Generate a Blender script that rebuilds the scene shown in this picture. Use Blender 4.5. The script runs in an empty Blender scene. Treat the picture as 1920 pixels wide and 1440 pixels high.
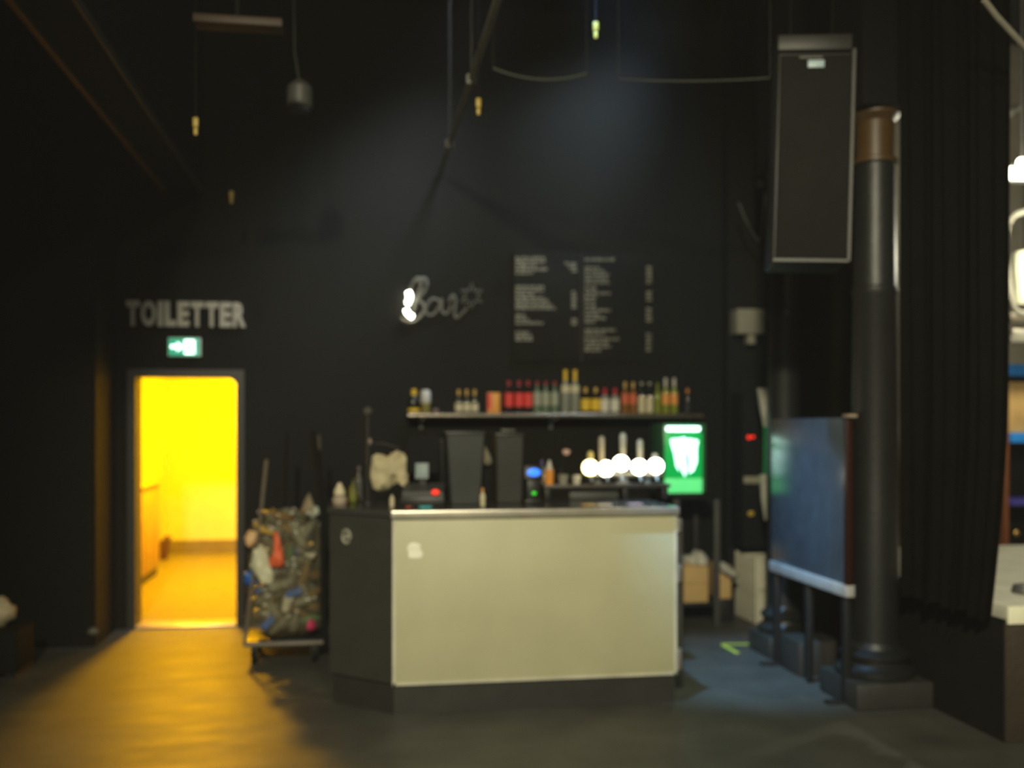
import bpy, bmesh, math, random
from mathutils import Vector, Matrix, noise
random.seed(7)
R = math.radians
sc = bpy.context.scene
col = sc.collection

# ---------------------------------------------------------------- camera
F = 1920 * 35 / 36.0          # focal length in pixels of the 1920x1440 frame
HY = 798.0                    # horizon row
YAW = R(8.9)                  # the camera looks a little to the right of the room's depth axis
EYE = 1.62
CEIL = 5.4
cam_d = bpy.data.cameras.new('camera'); cam = bpy.data.objects.new('camera', cam_d); col.objects.link(cam)
cam.location = (0, 0, EYE); cam.rotation_euler = (R(90), 0, -YAW)
cam_d.lens = 35; cam_d.sensor_width = 36; cam_d.shift_y = (HY - 720) / 1920
cam_d.clip_end = 60
cam_d.dof.use_dof = True; cam_d.dof.focus_distance = 2.6; cam_d.dof.aperture_fstop = 1.45
sc.camera = cam

# ---------------------------------------------------------------- world (thin stage haze fills the hall)
w = bpy.data.worlds.new('world'); sc.world = w; w.use_nodes = True
wt = w.node_tree; wt.nodes.clear()
wo = wt.nodes.new('ShaderNodeOutputWorld')
wb = wt.nodes.new('ShaderNodeBackground'); wb.inputs[0].default_value = (0, 0, 0, 1)
wv = wt.nodes.new('ShaderNodeVolumeScatter'); wv.inputs['Color'].default_value = (1, 1, 1, 1)
wv.inputs['Density'].default_value = 0.0030; wv.inputs['Anisotropy'].default_value = 0.1
wt.links.new(wb.outputs[0], wo.inputs['Surface']); wt.links.new(wv.outputs[0], wo.inputs['Volume'])

# ---------------------------------------------------------------- view
vs = sc.view_settings
vs.view_transform = 'Standard'; vs.look = 'None'; vs.exposure = 0.0; vs.gamma = 1.0
try: vs.use_curve_mapping = False
except Exception: pass
cy = sc.cycles
cy.use_denoising = True; cy.max_bounces = 6; cy.volume_bounces = 0; cy.transparent_max_bounces = 16
cy.caustics_reflective = False; cy.caustics_refractive = False; cy.sample_clamp_indirect = 3.0
cy.transmission_bounces = 4

def ray(px, py):
    dx = (px - 960) / F; dz = -(py - HY) / F
    return Vector((dx*math.cos(YAW) + math.sin(YAW), -dx*math.sin(YAW) + math.cos(YAW), dz))
def P(px, py, Y=None, X=None, Z=None):
    d = ray(px, py)
    s = Y/d.y if Y is not None else X/d.x if X is not None else (Z - EYE)/d.z
    return Vector((0, 0, EYE)) + d*s

# ---------------------------------------------------------------- lights
def light(name, kind, loc, power, color, target=None, **kw):
    d = bpy.data.lights.new(name, kind); d.energy = power; d.color = color
    for k, v in kw.items(): setattr(d, k, v)
    o = bpy.data.objects.new(name, d); col.objects.link(o); o.location = loc
    if target is not None:
        o.rotation_euler = (Vector(target) - Vector(loc)).to_track_quat('-Z', 'Y').to_euler()
    return o
# work light of the hall, high behind the photographer
light('hall_work_light', 'SPOT', (-0.8, -2.4, 4.6), 2300, (1.0, 0.93, 0.66), (1.4, 6.4, 0.6), shadow_soft_size=0.18, spot_size=R(50), spot_blend=0.65)
light('hall_fill_light', 'AREA', (0.95, -2.2, 4.9), 75, (1.0, 0.93, 0.70), (1.4, 6.0, 0.4), shape='DISK', size=0.35)
# coloured stage spot above the bar passage
light('blue_stage_spot', 'SPOT', (0.9, 4.6, 5.0), 1500, (0.25, 0.58, 1.0), (2.6, 6.25, 0.1), shadow_soft_size=0.08, spot_size=R(24), spot_blend=0.9)
# pale beams through the haze
light('haze_beam_spot', 'SPOT', (P(1290, 0, Y=7.55).x, 7.55, 5.35), 600, (0.62, 0.8, 1.0), P(1030, 300, Y=8.3), shadow_soft_size=0.45, spot_size=R(56), spot_blend=1.0)
light('haze_beam_spot_far', 'SPOT', (P(960, 0, Y=7.3).x, 7.3, 5.35), 950, (0.75, 0.85, 1.0), P(670, 420, Y=8.3), shadow_soft_size=0.45, spot_size=R(42), spot_blend=1.0)
# corridor lamp, yellow
light('corridor_ceiling_light', 'AREA', (-1.62, 10.4, 2.5), 245, (1.0, 0.46, 0.0), (-1.62, 10.4, 0), shape='DISK', size=0.35)
light('corridor_wall_light', 'AREA', (-1.0, 12.0, 2.5), 72, (1.0, 0.54, 0.0), (-1.4, 12.8, 1.2), shape='DISK', size=0.4)
# stage work light behind the curtain
light('stage_work_light', 'POINT', (5.3, 6.6, 3.0), 85, (1.0, 0.95, 0.72), shadow_soft_size=0.08)

# ---------------------------------------------------------------- materials
_m = {}
def mat(name, color, rough=0.6, metal=0.0, emit=None, es=0.0, noise_amt=0.15, nscale=6.0, trans=0.0, bump=0.0, bscale=80.0, alpha=1.0, spec=0.5):
    if name in _m: return _m[name]
    m = bpy.data.materials.new(name); m.use_nodes = True; nt = m.node_tree; b = nt.nodes['Principled BSDF']
    b.inputs['Roughness'].default_value = rough; b.inputs['Metallic'].default_value = metal
    b.inputs['Specular IOR Level'].default_value = spec
    if trans: b.inputs['Transmission Weight'].default_value = trans
    if alpha < 1: b.inputs['Alpha'].default_value = alpha
    c = tuple(color) + (1,)
    tc = nt.nodes.new('ShaderNodeTexCoord'); n = nt.nodes.new('ShaderNodeTexNoise')
    n.inputs['Scale'].default_value = nscale; n.inputs['Detail'].default_value = 5
    nt.links.new(tc.outputs['Object'], n.inputs['Vector'])
    ramp = nt.nodes.new('ShaderNodeMapRange'); ramp.inputs['From Min'].default_value = 0.3; ramp.inputs['From Max'].default_value = 0.7
    ramp.inputs['To Min'].default_value = 1 - noise_amt; ramp.inputs['To Max'].default_value = 1 + noise_amt
    nt.links.new(n.outputs['Fac'], ramp.inputs['Value'])
    mx = nt.nodes.new('ShaderNodeVectorMath'); mx.operation = 'SCALE'; mx.inputs[0].default_value = color
    nt.links.new(ramp.outputs[0], mx.inputs['Scale']); nt.links.new(mx.outputs[0], b.inputs['Base Color'])
    if emit:
        b.inputs['Emission Color'].default_value = tuple(emit) + (1,); b.inputs['Emission Strength'].default_value = es
    if bump:
        n2 = nt.nodes.new('ShaderNodeTexNoise'); n2.inputs['Scale'].default_value = bscale; n2.inputs['Detail'].default_value = 3
        nt.links.new(tc.outputs['Object'], n2.inputs['Vector'])
        bp = nt.nodes.new('ShaderNodeBump'); bp.inputs['Strength'].default_value = bump; bp.inputs['Distance'].default_value = 0.01
        nt.links.new(n2.outputs['Fac'], bp.inputs['Height']); nt.links.new(bp.outputs[0], b.inputs['Normal'])
    _m[name] = m; return m
wall_m = mat('black_wall_paint', (.0085, .0083, .0064), .7, bump=.25, bscale=60, nscale=1.5, spec=.12)
ceil_m = mat('black_ceiling', (.014, .014, .012), .85, spec=.1)
black = mat('black_plastic', (.012, .012, .012), .45)
blackmat = mat('black_matte', (.008, .008, .008), .8, spec=.15)
charcoal = mat('charcoal_plastic', (.06, .062, .058), .55)
iron = mat('black_painted_iron', (.013, .0135, .013), .44, bump=.15, bscale=30)
alu = mat('aluminium', (.62, .60, .55), .38, metal=.85)
paint_grey = mat('grey_letter_paint', (.42, .39, .30), .6)
chalk = mat('chalk_grey', (.30, .28, .21), .9)
white_pl = mat('white_plastic', (.75, .72, .62), .5)
velvet = mat('black_velvet', (.0048, .0046, .0036), .95, spec=.05, bump=.3, bscale=200)

# floor: dark linoleum, worn
fm = mat('dark_linoleum', (.069, .068, .057), .42, noise_amt=.22, nscale=2.5, bump=.10, bscale=18)
def floor_details():
    nt = fm.node_tree; b = nt.nodes['Principled BSDF']
    tc = nt.nodes.new('ShaderNodeTexCoord'); n = nt.nodes.new('ShaderNodeTexNoise'); n.inputs['Scale'].default_value = 3; n.inputs['Detail'].default_value = 6
    mp = nt.nodes.new('ShaderNodeMapping'); mp.inputs['Scale'].default_value = (1, 2.6, 1)
    nt.links.new(tc.outputs['Object'], mp.inputs['Vector']); nt.links.new(mp.outputs[0], n.inputs['Vector'])
    mr = nt.nodes.new('ShaderNodeMapRange'); mr.inputs['To Min'].default_value = .40; mr.inputs['To Max'].default_value = .62
    nt.links.new(n.outputs['Fac'], mr.inputs['Value']); nt.links.new(mr.outputs[0], b.inputs['Roughness'])
floor_details()

# ---------------------------------------------------------------- mesh helpers
class MB:
    def __init__(s): s.bm = bmesh.new()
    def _xf(s, verts, loc=(0,0,0), rot=None):
        M = Matrix.Translation(Vector(loc))
        if rot is not None:
            from mathutils import Euler
            M = M @ Euler(rot).to_matrix().to_4x4()
        for v in verts: v.co = M @ v.co
    def box(s, c, size, rot=None, bev=0.0, seg=2):
        t = bmesh.new(); bmesh.ops.create_cube(t, size=1)
        for v in t.verts: v.co = Vector((v.co.x*size[0], v.co.y*size[1], v.co.z*size[2]))
        if bev: bmesh.ops.bevel(t, geom=t.edges[:], offset=min(bev, min(size)*.45), segments=seg, profile=.5, affect='EDGES')
        s._xf(t.verts, c, rot); s._add(t); return s
    def box2(s, a, b, bev=0.0):
        return s.box([(a[i]+b[i])/2 for i in range(3)], [abs(b[i]-a[i]) for i in range(3)], bev=bev)
    def _add(s, t):
        me = bpy.data.meshes.new('tmp'); t.to_mesh(me); t.free(); s.bm.from_mesh(me); bpy.data.meshes.remove(me)
    def cone(s, a, b, r1, r2=None, n=16, cap=True):
        a = Vector(a); b = Vector(b); d = b - a; r2 = r1 if r2 is None else r2
        t = bmesh.new(); bmesh.ops.create_cone(t, cap_ends=cap, segments=n, radius1=r1, radius2=max(r2, 1e-4), depth=d.length)
        q = d.to_track_quat('Z', 'Y').to_matrix().to_4x4(); M = Matrix.Translation((a+b)/2) @ q
        for v in t.verts: v.co = M @ v.co
        s._add(t); return s
    def tube(s, pts, r, n=8, closed=False):
        pts = [Vector(p) for p in pts]; N = len(pts); rings = []
        up = Vector((0, 0, 1))
        for i, p in enumerate(pts):
            if closed: tg = pts[(i+1) % N] - pts[i-1]
            else: tg = pts[min(i+1, N-1)] - pts[max(i-1, 0)]
            tg.normalize()
            u = up if abs(tg.dot(up)) < .95 else Vector((1, 0, 0))
            a = tg.cross(u).normalized(); b = tg.cross(a).normalized()
            rr = r[i] if isinstance(r, (list, tuple)) else r
            rings.append([s.bm.verts.new(p + (a*math.cos(k*2*math.pi/n) + b*math.sin(k*2*math.pi/n))*rr) for k in range(n)])
        for i in range(N if closed else N-1):
            A = rings[i]; B = rings[(i+1) % N]
            off = 0
            if closed and i == N-1:
                off = min(range(n), key=lambda o: (A[0].co-B[o].co).length)
            for k in range(n):
                s.bm.faces.new((A[k], A[(k+1) % n], B[(k+1+off) % n], B[(k+off) % n]))
        if not closed:
            s.bm.faces.new(rings[0]); s.bm.faces.new(rings[-1][::-1])
        return s
    def lathe(s, prof, c=(0,0,0), n=24, cap=True, sx=1, sy=1):
        rings = []
        for (r, z) in prof:
            rings.append([s.bm.verts.new((c[0]+sx*r*math.cos(k*2*math.pi/n), c[1]+sy*r*math.sin(k*2*math.pi/n), c[2]+z)) for k in range(n)])
        for A, B in zip(rings, rings[1:]):
            for k in range(n): s.bm.faces.new((A[k], A[(k+1) % n], B[(k+1) % n], B[k]))
        if cap: s.bm.faces.new(rings[0][::-1]); s.bm.faces.new(rings[-1])
        return s
    def prism(s, poly, ax='z', lo=0, hi=1):
        def mk(p, h):
            return {'z': (p[0], p[1], h), 'y': (p[0], h, p[1]), 'x': (h, p[0], p[1])}[ax]
        A = [s.bm.verts.new(mk(p, lo)) for p in poly]; B = [s.bm.verts.new(mk(p, hi)) for p in poly]
        s.bm.faces.new(A[::-1]); s.bm.faces.new(B); N = len(poly)
        for k in range(N): s.bm.faces.new((A[k], A[(k+1) % N], B[(k+1) % N], B[k]))
        return s
    def sphere(s, c, r, sc_=(1,1,1), u=16, v=10, nz=0.0, seed=0):
        t = bmesh.new(); bmesh.ops.create_uvsphere(t, u_segments=u, v_segments=v, radius=1)
        for w_ in t.verts:
            k = 1 + (nz*noise.noise(w_.co*2.3 + Vector((seed*3.1, seed, 0))) if nz else 0)
            w_.co = Vector((c[0]+w_.co.x*r*sc_[0]*k, c[1]+w_.co.y*r*sc_[1]*k, c[2]+w_.co.z*r*sc_[2]*k))
        s._add(t); return s
    def puff(s, outline, cx, cz, y0, depth, nz=.15, seed=0):
        """an inflated, wrinkled cushion-like body whose outline in x-z is a star-shaped polygon"""
        N = len(outline); dense = []
        for i in range(N):
            a = Vector(outline[i]); b = Vector(outline[(i+1) % N])
            for k in range(4): dense.append(a.lerp(b, k/4))
        rs = [1, .97, .85, .65, .4, .18]
        for sgn in (-1, 1):
            rings = []
            for q in rs:
                ring = []
                for p in dense:
                    x = cx + (p.x-cx)*q; z = cz + (p.y-cz)*q
                    d = depth*math.sqrt(max(0, 1-q*q))
                    k = nz*depth*noise.noise(Vector((x*17+seed, z*13, sgn))) * 2
                    ring.append(s.bm.verts.new((x, y0 + sgn*(d + (k if q < 1 else 0)), z)))
                rings.append(ring)
            M = len(dense)
            for A, B in zip(rings, rings[1:]):
                for k in range(M): s.bm.faces.new((A[k], A[(k+1) % M], B[(k+1) % M], B[k]))
            s.bm.faces.new(rings[-1])
        bmesh.ops.remove_doubles(s.bm, verts=s.bm.verts[:], dist=1e-5)
        return s
    def build(s, name, m, parent=None, smooth=35):
        bmesh.ops.recalc_face_normals(s.bm, faces=s.bm.faces[:])
        me = bpy.data.meshes.new(name); s.bm.to_mesh(me); s.bm.free(); me.materials.append(m)
        if smooth:
            for p in me.polygons: p.use_smooth = True
            me.set_sharp_from_angle(angle=R(smooth))
        o = bpy.data.objects.new(name, me); col.objects.link(o)
        if parent: o.parent = parent
        return o
def tag(o, label=None, cat=None, group=None, kind=None):
    if label: o['label'] = label
    if cat: o['category'] = cat
    if group: o['group'] = group
    if kind: o['kind'] = kind
    return o
def empty(name, loc, label, cat, rz=0, group=None, rot=None):
    o = bpy.data.objects.new(name, None); col.objects.link(o); o.location = loc
    o.rotation_euler = rot if rot else (0, 0, rz); o.empty_display_size = .1
    return tag(o, label, cat, group)
def children(o): return [c for c in bpy.data.objects if c.parent == o]
def copy_tree(o, parent=None):
    c = o.copy(); col.objects.link(c); c.parent = parent
    for ch in children(o): copy_tree(ch, c)
    return c
def struct(name, mb, m, smooth=35):
    return tag(mb.build(name, m, smooth=smooth), kind='structure')

# ================================================================ SETTING
BW = 8.30                       # back wall
DX0, DX1, DH = -1.735, -0.955, 2.01
struct('floor', MB().box2((-8, -4, -.1), (9, 14, 0)), fm)
struct('ceiling', MB().box2((-8, -4, CEIL), (9, 9.2, CEIL+.1)), ceil_m)
b = MB()
b.box2((-8, BW, 0), (DX0-.06, BW+.2, CEIL)); b.box2((DX1+.06, BW, 0), (3.95, BW+.2, CEIL)); b.box2((DX0-.06, BW, DH+.06), (DX1+.06, BW+.2, CEIL))
struct('wall_back', b, wall_m)
dark_wall = mat('black_side_wall_paint', (.006, .006, .005), .6, spec=.1)
b = MB(); b.box2((-8, 7.68, 0), (-1.885, BW-.001, CEIL)); struct('wall_left', b, dark_wall)
b = MB(); b.box2((3.75, 6.95, 0), (3.95, BW-.001, CEIL)); struct('wall_right', b, wall_m)
struct('trim_3', MB().box2((P(1365, 700, Y=8.15).x, 8.15, 0), (P(1437, 700, Y=8.15).x, BW-.001, CEIL)), mat('black_pilaster', (.010, .010, .009), .75, spec=.15))
struct('wall_stage', MB().box2((3.96, 9.0, 0), (9, 9.2, CEIL)), mat('stage_wall_paint', (.26, .23, .17), .7))
# door frame
b = MB()
b.box2((DX0-.06, BW-.02, 0), (DX0, BW+.22, DH+.06)); b.box2((DX1, BW-.02, 0), (DX1+.06, BW+.22, DH+.06)); b.box2((DX0, BW-.02, DH), (DX1, BW+.22, DH+.06))
tr = struct('trim_1', b, mat('dark_door_frame', (.014, .013, .011), .5))
MB().prism([(DX1-.05, DH), (DX1, DH), (DX1, DH-.045)], 'y', BW-.01, BW+.05).build('corner_plate', black, tr)
struct('trim_2', MB().box2((DX0, BW-.03, 0), (DX1, BW+.22, .018), bev=.005), mat('door_threshold_metal', (.55, .5, .4), .35, metal=.6))
# corridor
cw = mat('corridor_wall_paint', (.62, .62, .35), .55, noise_amt=.05)
b = MB(); b.box2((-2.55, BW+.2, 0), (-2.35, 13.0, 2.65)); struct('wall_corridor_left', b, cw)
b = MB(); b.box2((-.3, BW+.2, 0), (-.1, 13.0, 2.65)); struct('wall_corridor_right', b, cw)
struct('wall_corridor_back', MB().box2((-2.55, 13.0, 0), (-.1, 13.2, 2.65)), cw)
struct('ceiling_corridor', MB().box2((-2.55, BW+.2, 2.65), (-.1, 13.2, 2.75)), cw)
struct('floor_corridor', MB().box2((-2.35, BW+.22, 0), (-.3, 13.0, .012)), mat('corridor_linoleum', (.21, .18, .08), .45, noise_amt=.08))
struct('baseboard_corridor', MB().box2((-2.35, 12.97, .012), (-.3, 13.0, .18)), mat('brown_skirting', (.17, .14, .07), .5))
# beam with orange light coloured into its left edge, pipe overhead
duct = empty('ceiling_beam', (-1.36, 2.0, 3.5), 'long black boxed beam with painted orange-lit lower edge under the ceiling, left', 'beam')
MB().box2((-.14, 0, 0), (.14, 6.28, CEIL-3.51)).build('beam_body', blackmat, duct)
MB().box2((-.165, 0, -.02), (-.13, 6.27, .05), bev=.006).build('edge_strip', mat('orange_lit_strip', (.19, .085, .02), .5), duct)['label'] = 'edge strip coloured as lit orange'
MB().box2((.125, 0, -.02), (.145, 6.27, .03), bev=.004).build('edge_strip', mat('grey_metal_strip', (.06, .06, .05), .5), duct)['label'] = 'grey metal edge strip'
b = MB().tube([(.69, 2.5, 3.72), (.69, 5, 3.72), (.69, 8.28, 3.72)], .022, 10)
for y in (3.2, 4.6, 6.0, 7.4): b.box((.69, y, (3.72+CEIL)/2), (.0015, .0015, CEIL-3.72)).box((.69, y, 3.72), (.06, .03, .06), bev=.01)
tag(b.build('ceiling_pipe', mat('grey_pipe', (.25, .25, .21), .45)), 'thin grey pipe running along the ceiling towards the bar sign', 'pipe')
# cross beams of the ceiling
for i, (y, lab) in enumerate(((3.0, 'black cross beam of the ceiling, nearest the camera'), (4.9, 'black cross beam of the ceiling, midway to the bar wall'), (6.8, 'black cross beam of the ceiling, close to the bar wall'))):
    tag(MB().box2((-3, y-.07, CEIL-.3), (3.7, y+.07, CEIL-.001), bev=.01).build('cross_beam', blackmat), lab, 'beam', 'black cross beams under the ceiling')
# hanging small lamp fixture upper left
q = P(562, 175, Y=6.0)
fx = empty('ceiling_spotlight', q, 'dim grey spotlight on a thin rod below the ceiling, left of centre', 'spotlight')
MB().tube([(0, 0, .05), (-.03, 0, .25), (-.05, 0, CEIL-q.z)], .006).build('rod', mat('dim_rod', (.05, .05, .04), .5), fx)
dimg = mat('dim_grey_housing', (.07, .07, .06), .5)
MB().lathe([(.045, -.10), (.075, -.08), (.075, .03), (.05, .06), (.02, .08)]).build('housing', dimg, fx)
MB().lathe([(.06, -.11), (.06, -.085)]).build('lens', mat('dark_lens', (.05, .05, .06), .1), fx)
# brown plate painting in a lamp reflection
a = P(360, 22, Y=5.0); c = P(530, 50, Y=5.0)
tag(MB().box2((a.x, 5.0, c.z), (c.x, 5.12, a.z), bev=.01).build('lamp_reflection_plate', mat('brown_lamp_reflection', (.04, .02, .008), .6)), 'dull brown plate painting in a lamp reflection below the ceiling, upper left', 'plank')
a2 = P(445, 36, Y=5.06)
tag(MB().tube([(a2.x, 5.06, a.z+.0), (a2.x, 5.06, CEIL)], .012).build('hanger_rod', blackmat), 'black rod holding the brown plate to the ceiling', 'rod')
# yellow hanging tags
ytag = mat('yellow_tag', (.38, .26, .03), .5)
for (px, py, Y, lab) in ((1117, 57, 5.2, 'yellow hook hanging at top centre, right of the grey pipe'), (367, 237, 5.2, 'yellow hook hanging upper left, beside the black boxed beam'), (434, 370, 7.4, 'yellow hook hanging furthest down left, above the toilet sign'), (897, 200, 5.2, 'dim yellow hook hanging just right of the grey pipe')):
    p = P(px, py, Y=Y)
    e = empty('hanging_hook', p, lab, 'hook', group='yellow hooks hanging from the ceiling')
    MB().tube([(0, 0, .04), (0, 0, CEIL-p.z)], .003, 6).build('wire', blackmat, e)
    MB().box((0, 0, .02), (.028, .02, .05), bev=.006).box((0, 0, -.025), (.02, .014, .04), bev=.005).build('hook_body', ytag, e)
# cables slung under the ceiling
def sag(p, q_, d, n=14):
    return [p.lerp(q_, t/n) + Vector((0, 0, -d*4*(t/n)*(1-t/n))) for t in range(n+1)]
cabm = mat('pale_cable', (.055, .06, .045), .5)
tag(MB().tube([P(925, 128, Y=5.8)+Vector((0,0,1.6)), P(925, 126, Y=5.8)]+sag(P(925, 128, Y=5.8), P(1100, 138, Y=5.8), .05)+[P(1100, 136, Y=5.8), P(1100, 138, Y=5.8)+Vector((0,0,1.6))], [.001, .001]+[.008]*15+[.001, .001]).build('slung_cable', cabm), 'pale cable sagging in a short curve at top centre', 'cable', 'cables slung under the ceiling')
tag(MB().tube([P(1160, 40, Y=5.6)+Vector((0,0,1.6)), P(1160, 146, Y=5.6)]+sag(P(1160, 148, Y=5.6), P(1443, 146, Y=5.2), .015)+[P(1444, 144, Y=5.2), P(1444, 40, Y=5.2)+Vector((0,0,1.5))], [.001, .001]+[.005]*15+[.001, .001]).build('slung_cable', cabm), 'thin pale cable running level towards the hanging loudspeaker', 'cable', 'cables slung under the ceiling')
for px, py, lab in ((1215, -60, 'black stage spotlight above the frame over the menu board'),): pass

# ================================================================ DOOR WALL
# TOILETTER letters
def text_mesh(name, body, size, m, loc, width=None, height=None, ext=.012, off=.012, shear=0, parent=None):
    cu = bpy.data.curves.new(name, 'FONT'); cu.body = body; cu.size = size; cu.extrude = ext; cu.offset = off; cu.shear = shear
    cu.align_x = 'LEFT'; o = bpy.data.objects.new(name, cu); col.objects.link(o)
    dg = bpy.context.evaluated_depsgraph_get(); me = bpy.data.meshes.new_from_object(o.evaluated_get(dg))
    bpy.data.objects.remove(o); bpy.data.curves.remove(cu)
    xs = [v.co.x for v in me.vertices]; ys = [v.co.y for v in me.vertices]
    x0, x1, y0, y1 = min(xs), max(xs), min(ys), max(ys)
    kx = width/(x1-x0) if width else 1; ky = height/(y1-y0) if height else kx
    for v in me.vertices: v.co = Vector(((v.co.x-x0)*kx, -v.co.z, (v.co.y-y0)*ky))
    me.materials.clear(); me.materials.append(m)
    r = bpy.data.objects.new(name, me); col.objects.link(r); r.location = loc
    if parent: r.parent = parent
    return r
a = P(238, 611, Y=BW); c = P(461, 568, Y=BW)
ts = empty('toilet_sign', (a.x, BW-.014, a.z), 'large grey capital letters reading TOILETTER above the yellow doorway', 'sign')
adv = (c.x - a.x)
W_ = {'T': 1.0, 'O': 1.15, 'I': .42, 'L': .85, 'E': .9, 'R': 1.0}
tot = sum(W_[ch] for ch in 'TOILETTER') + .13*8
k = adv/tot; x = 0
for ch in 'TOILETTER':
    text_mesh('letter', ch, 1, paint_grey, (x, 0, 0), width=W_[ch]*k, height=c.z-a.z, ext=.014, off=.05, parent=ts)
    x += (W_[ch]+.13)*k
# exit sign
a = P(316, 668, Y=8.26); c = P(376, 634, Y=8.26)
ex = empty('exit_sign', (a.x, 8.27, a.z), 'small lit green emergency exit sign between the letters and doorway', 'sign')
w_, h_ = c.x-a.x, c.z-a.z
MB().box2((0, -.03, 0), (w_, .029, h_), bev=.004).build('housing', white_pl, ex)
MB().box2((.006, -.034, .006), (w_-.006, -.029, h_-.006)).build('sign_face', mat('green_sign_glow', (.0, .3, .15), .4, emit=(.0, .22, .12), es=1.3), ex)
wg = mat('white_sign_glow', (.8, .9, .85), .4, emit=(.75, 1, .92), es=3.0)
b = MB(); u = h_
# arrow / runner on the left, doorway on the right
b.prism([(.02, .42*u), (.07, .42*u), (.07, .25*u), (.115, .5*u), (.07, .78*u), (.07, .6*u), (.02, .6*u)], 'y', -.037, -.034)
b.prism([(.125, .12*u), (.205, .12*u), (.205, .88*u), (.125, .88*u)], 'y', -.037, -.034)
b.build('pictogram', wg, ex)
MB().cone((.155, -.0395, .72*u), (.155, -.037, .72*u), .010, n=12).prism([(.14, .60*u), (.172, .64*u), (.178, .42*u), (.195, .2*u), (.182, .18*u), (.162, .38*u), (.140, .22*u), (.128, .27*u), (.150, .45*u)], 'y', -.0385, -.037).build('running_figure', mat('green_sign_ink', (0, .2, .1), .5, emit=(0, .22, .12), es=1.0), ex)
# open door leaf stop: small pale spot on floor by corner
p = P(172, 1186, Y=7.62)
tag(MB().sphere((p.x, 7.655, p.z), .03, (1.3, .7, .9), nz=.3).build('wall_stop', mat('dull_stop', (.12, .11, .08), .5)), 'small pale knob low on the dark wall left of the doorway', 'knob')
# corridor furniture
cab = empty('low_cabinet', (-2.22, 10.75, .012), 'low orange-lit cabinet along the left wall inside the corridor', 'cabinet')
cabm2 = mat('wood_cabinet', (.45, .30, .14), .5)
MB().box2((-.12, -.7, .08), (.10, .55, .98), bev=.01).build('body', cabm2, cab)
for k_ in range(3): MB().box2((.10, -.67+k_*.4, .12), (.115, -.29+k_*.4, .95), bev=.004).build('door', cabm2, cab)
MB().box2((-.12, -.7, 0), (.08, .55, .08)).build('plinth', black, cab)
MB().box2((-.125, -.72, .98), (.13, .57, 1.0), bev=.004).build('cabinet_top', cabm2, cab)
q = P(300, 1049, Z=.012)
bn = empty('waste_bin', (q.x, q.y, .012), 'small dark brown waste basket on the corridor floor', 'bin')
brn = mat('dark_brown_plastic', (.09, .035, .015), .5)
MB().lathe([(.085, 0), (.09, .01), (.115, .20), (.122, .205), (.118, .21), (.10, .20), (.08, .02)], cap=False).build('basket', brn, bn)
MB().puff([(-.09, .17), (-.05, .25), (0, .22), (.07, .29), (.14, .27), (.10, .18), (.0, .15)], 0, .2, 0, .07, seed=4).build('crumpled_liner', brn, bn)

# ================================================================ BAR SIGN
def wp(px, py, y=BW-.03): p = P(px, py, Y=y); return Vector((p.x, y, p.z))
def smooth_path(pts, n=6, closed=False):
    out = []; N = len(pts)
    for i in range(N if closed else N-1):
        p0 = pts[(i-1) % N] if (closed or i > 0) else pts[0]; p1 = pts[i]; p2 = pts[(i+1) % N]
        p3 = pts[(i+2) % N] if (closed or i+2 < N) else pts[-1]
        for k_ in range(n):
            t = k_/n
            out.append(.5*((2*p1) + (p2-p0)*t + (2*p0-5*p1+4*p2-p3)*t*t + (3*p1-p0-3*p2+p3)*t**3))
    if not closed: out.append(pts[-1])
    return out
sg = empty('bar_sign', (0, 0, 0), 'script sign reading Bar with a star outline on the black wall, its first letter lit', 'sign')
neon_off = mat('unlit_sign_tube', (.15, .14, .105), .5)
B1 = [wp(x_, y_) for x_, y_ in ((752, 596), (762, 602), (772, 592), (782, 560), (790, 528), (782, 522), (772, 535), (768, 552))]
MB().tube(smooth_path(B1), .012).build('letter_stem', neon_off, sg)
B2 = [wp(x_, y_) for x_, y_ in ((778, 528), (796, 522), (800, 536), (788, 556), (776, 562), (790, 566), (796, 580), (784, 598), (768, 604), (754, 600))]
MB().tube(smooth_path(B2), .012).build('letter_bowl', neon_off, sg)
lit = mat('lit_sign_tube', (1, 1, .9), .4, emit=(1, .98, .80), es=14)
MB().tube(smooth_path([wp(765, 547, BW-.05), wp(768, 556, BW-.05), wp(764, 570, BW-.05)]), .022).build('lit_letter_part', lit, sg)
MB().tube(smooth_path([wp(761, 580, BW-.05), wp(765, 588, BW-.05), wp(774, 595, BW-.05)]), .019).build('lit_letter_part', lit, sg)
A_ = [wp(x_, y_) for x_, y_ in ((826, 566), (812, 560), (800, 574), (800, 588), (812, 590), (824, 574), (828, 560), (828, 582), (838, 588), (846, 572))]
MB().tube(smooth_path(A_), .0095).build('letter_a', neon_off, sg)
R_ = [wp(x_, y_) for x_, y_ in ((842, 566), (848, 554), (854, 562), (852, 588), (856, 596), (866, 588), (876, 578))]
MB().tube(smooth_path(R_), .0095).build('letter_r', neon_off, sg)
star = []
for k_ in range(12):
    rr = 23 if k_ % 2 == 0 else 11; an = math.pi/2 + k_*math.pi/6
    star.append(wp(884 + rr*math.cos(an), 555 - rr*math.sin(an)))
MB().tube(star, .0085, closed=True).build('star_outline', neon_off, sg)
for (x_, y_) in ((772, 590), (790, 530), (812, 588), (854, 575), (884, 532), (874, 575)): q = wp(x_, y_, BW-.015); MB().cone((q.x, BW-.001, q.z), (q.x, BW-.03, q.z), .006, n=8).build('wall_peg', neon_off, sg)

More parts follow.
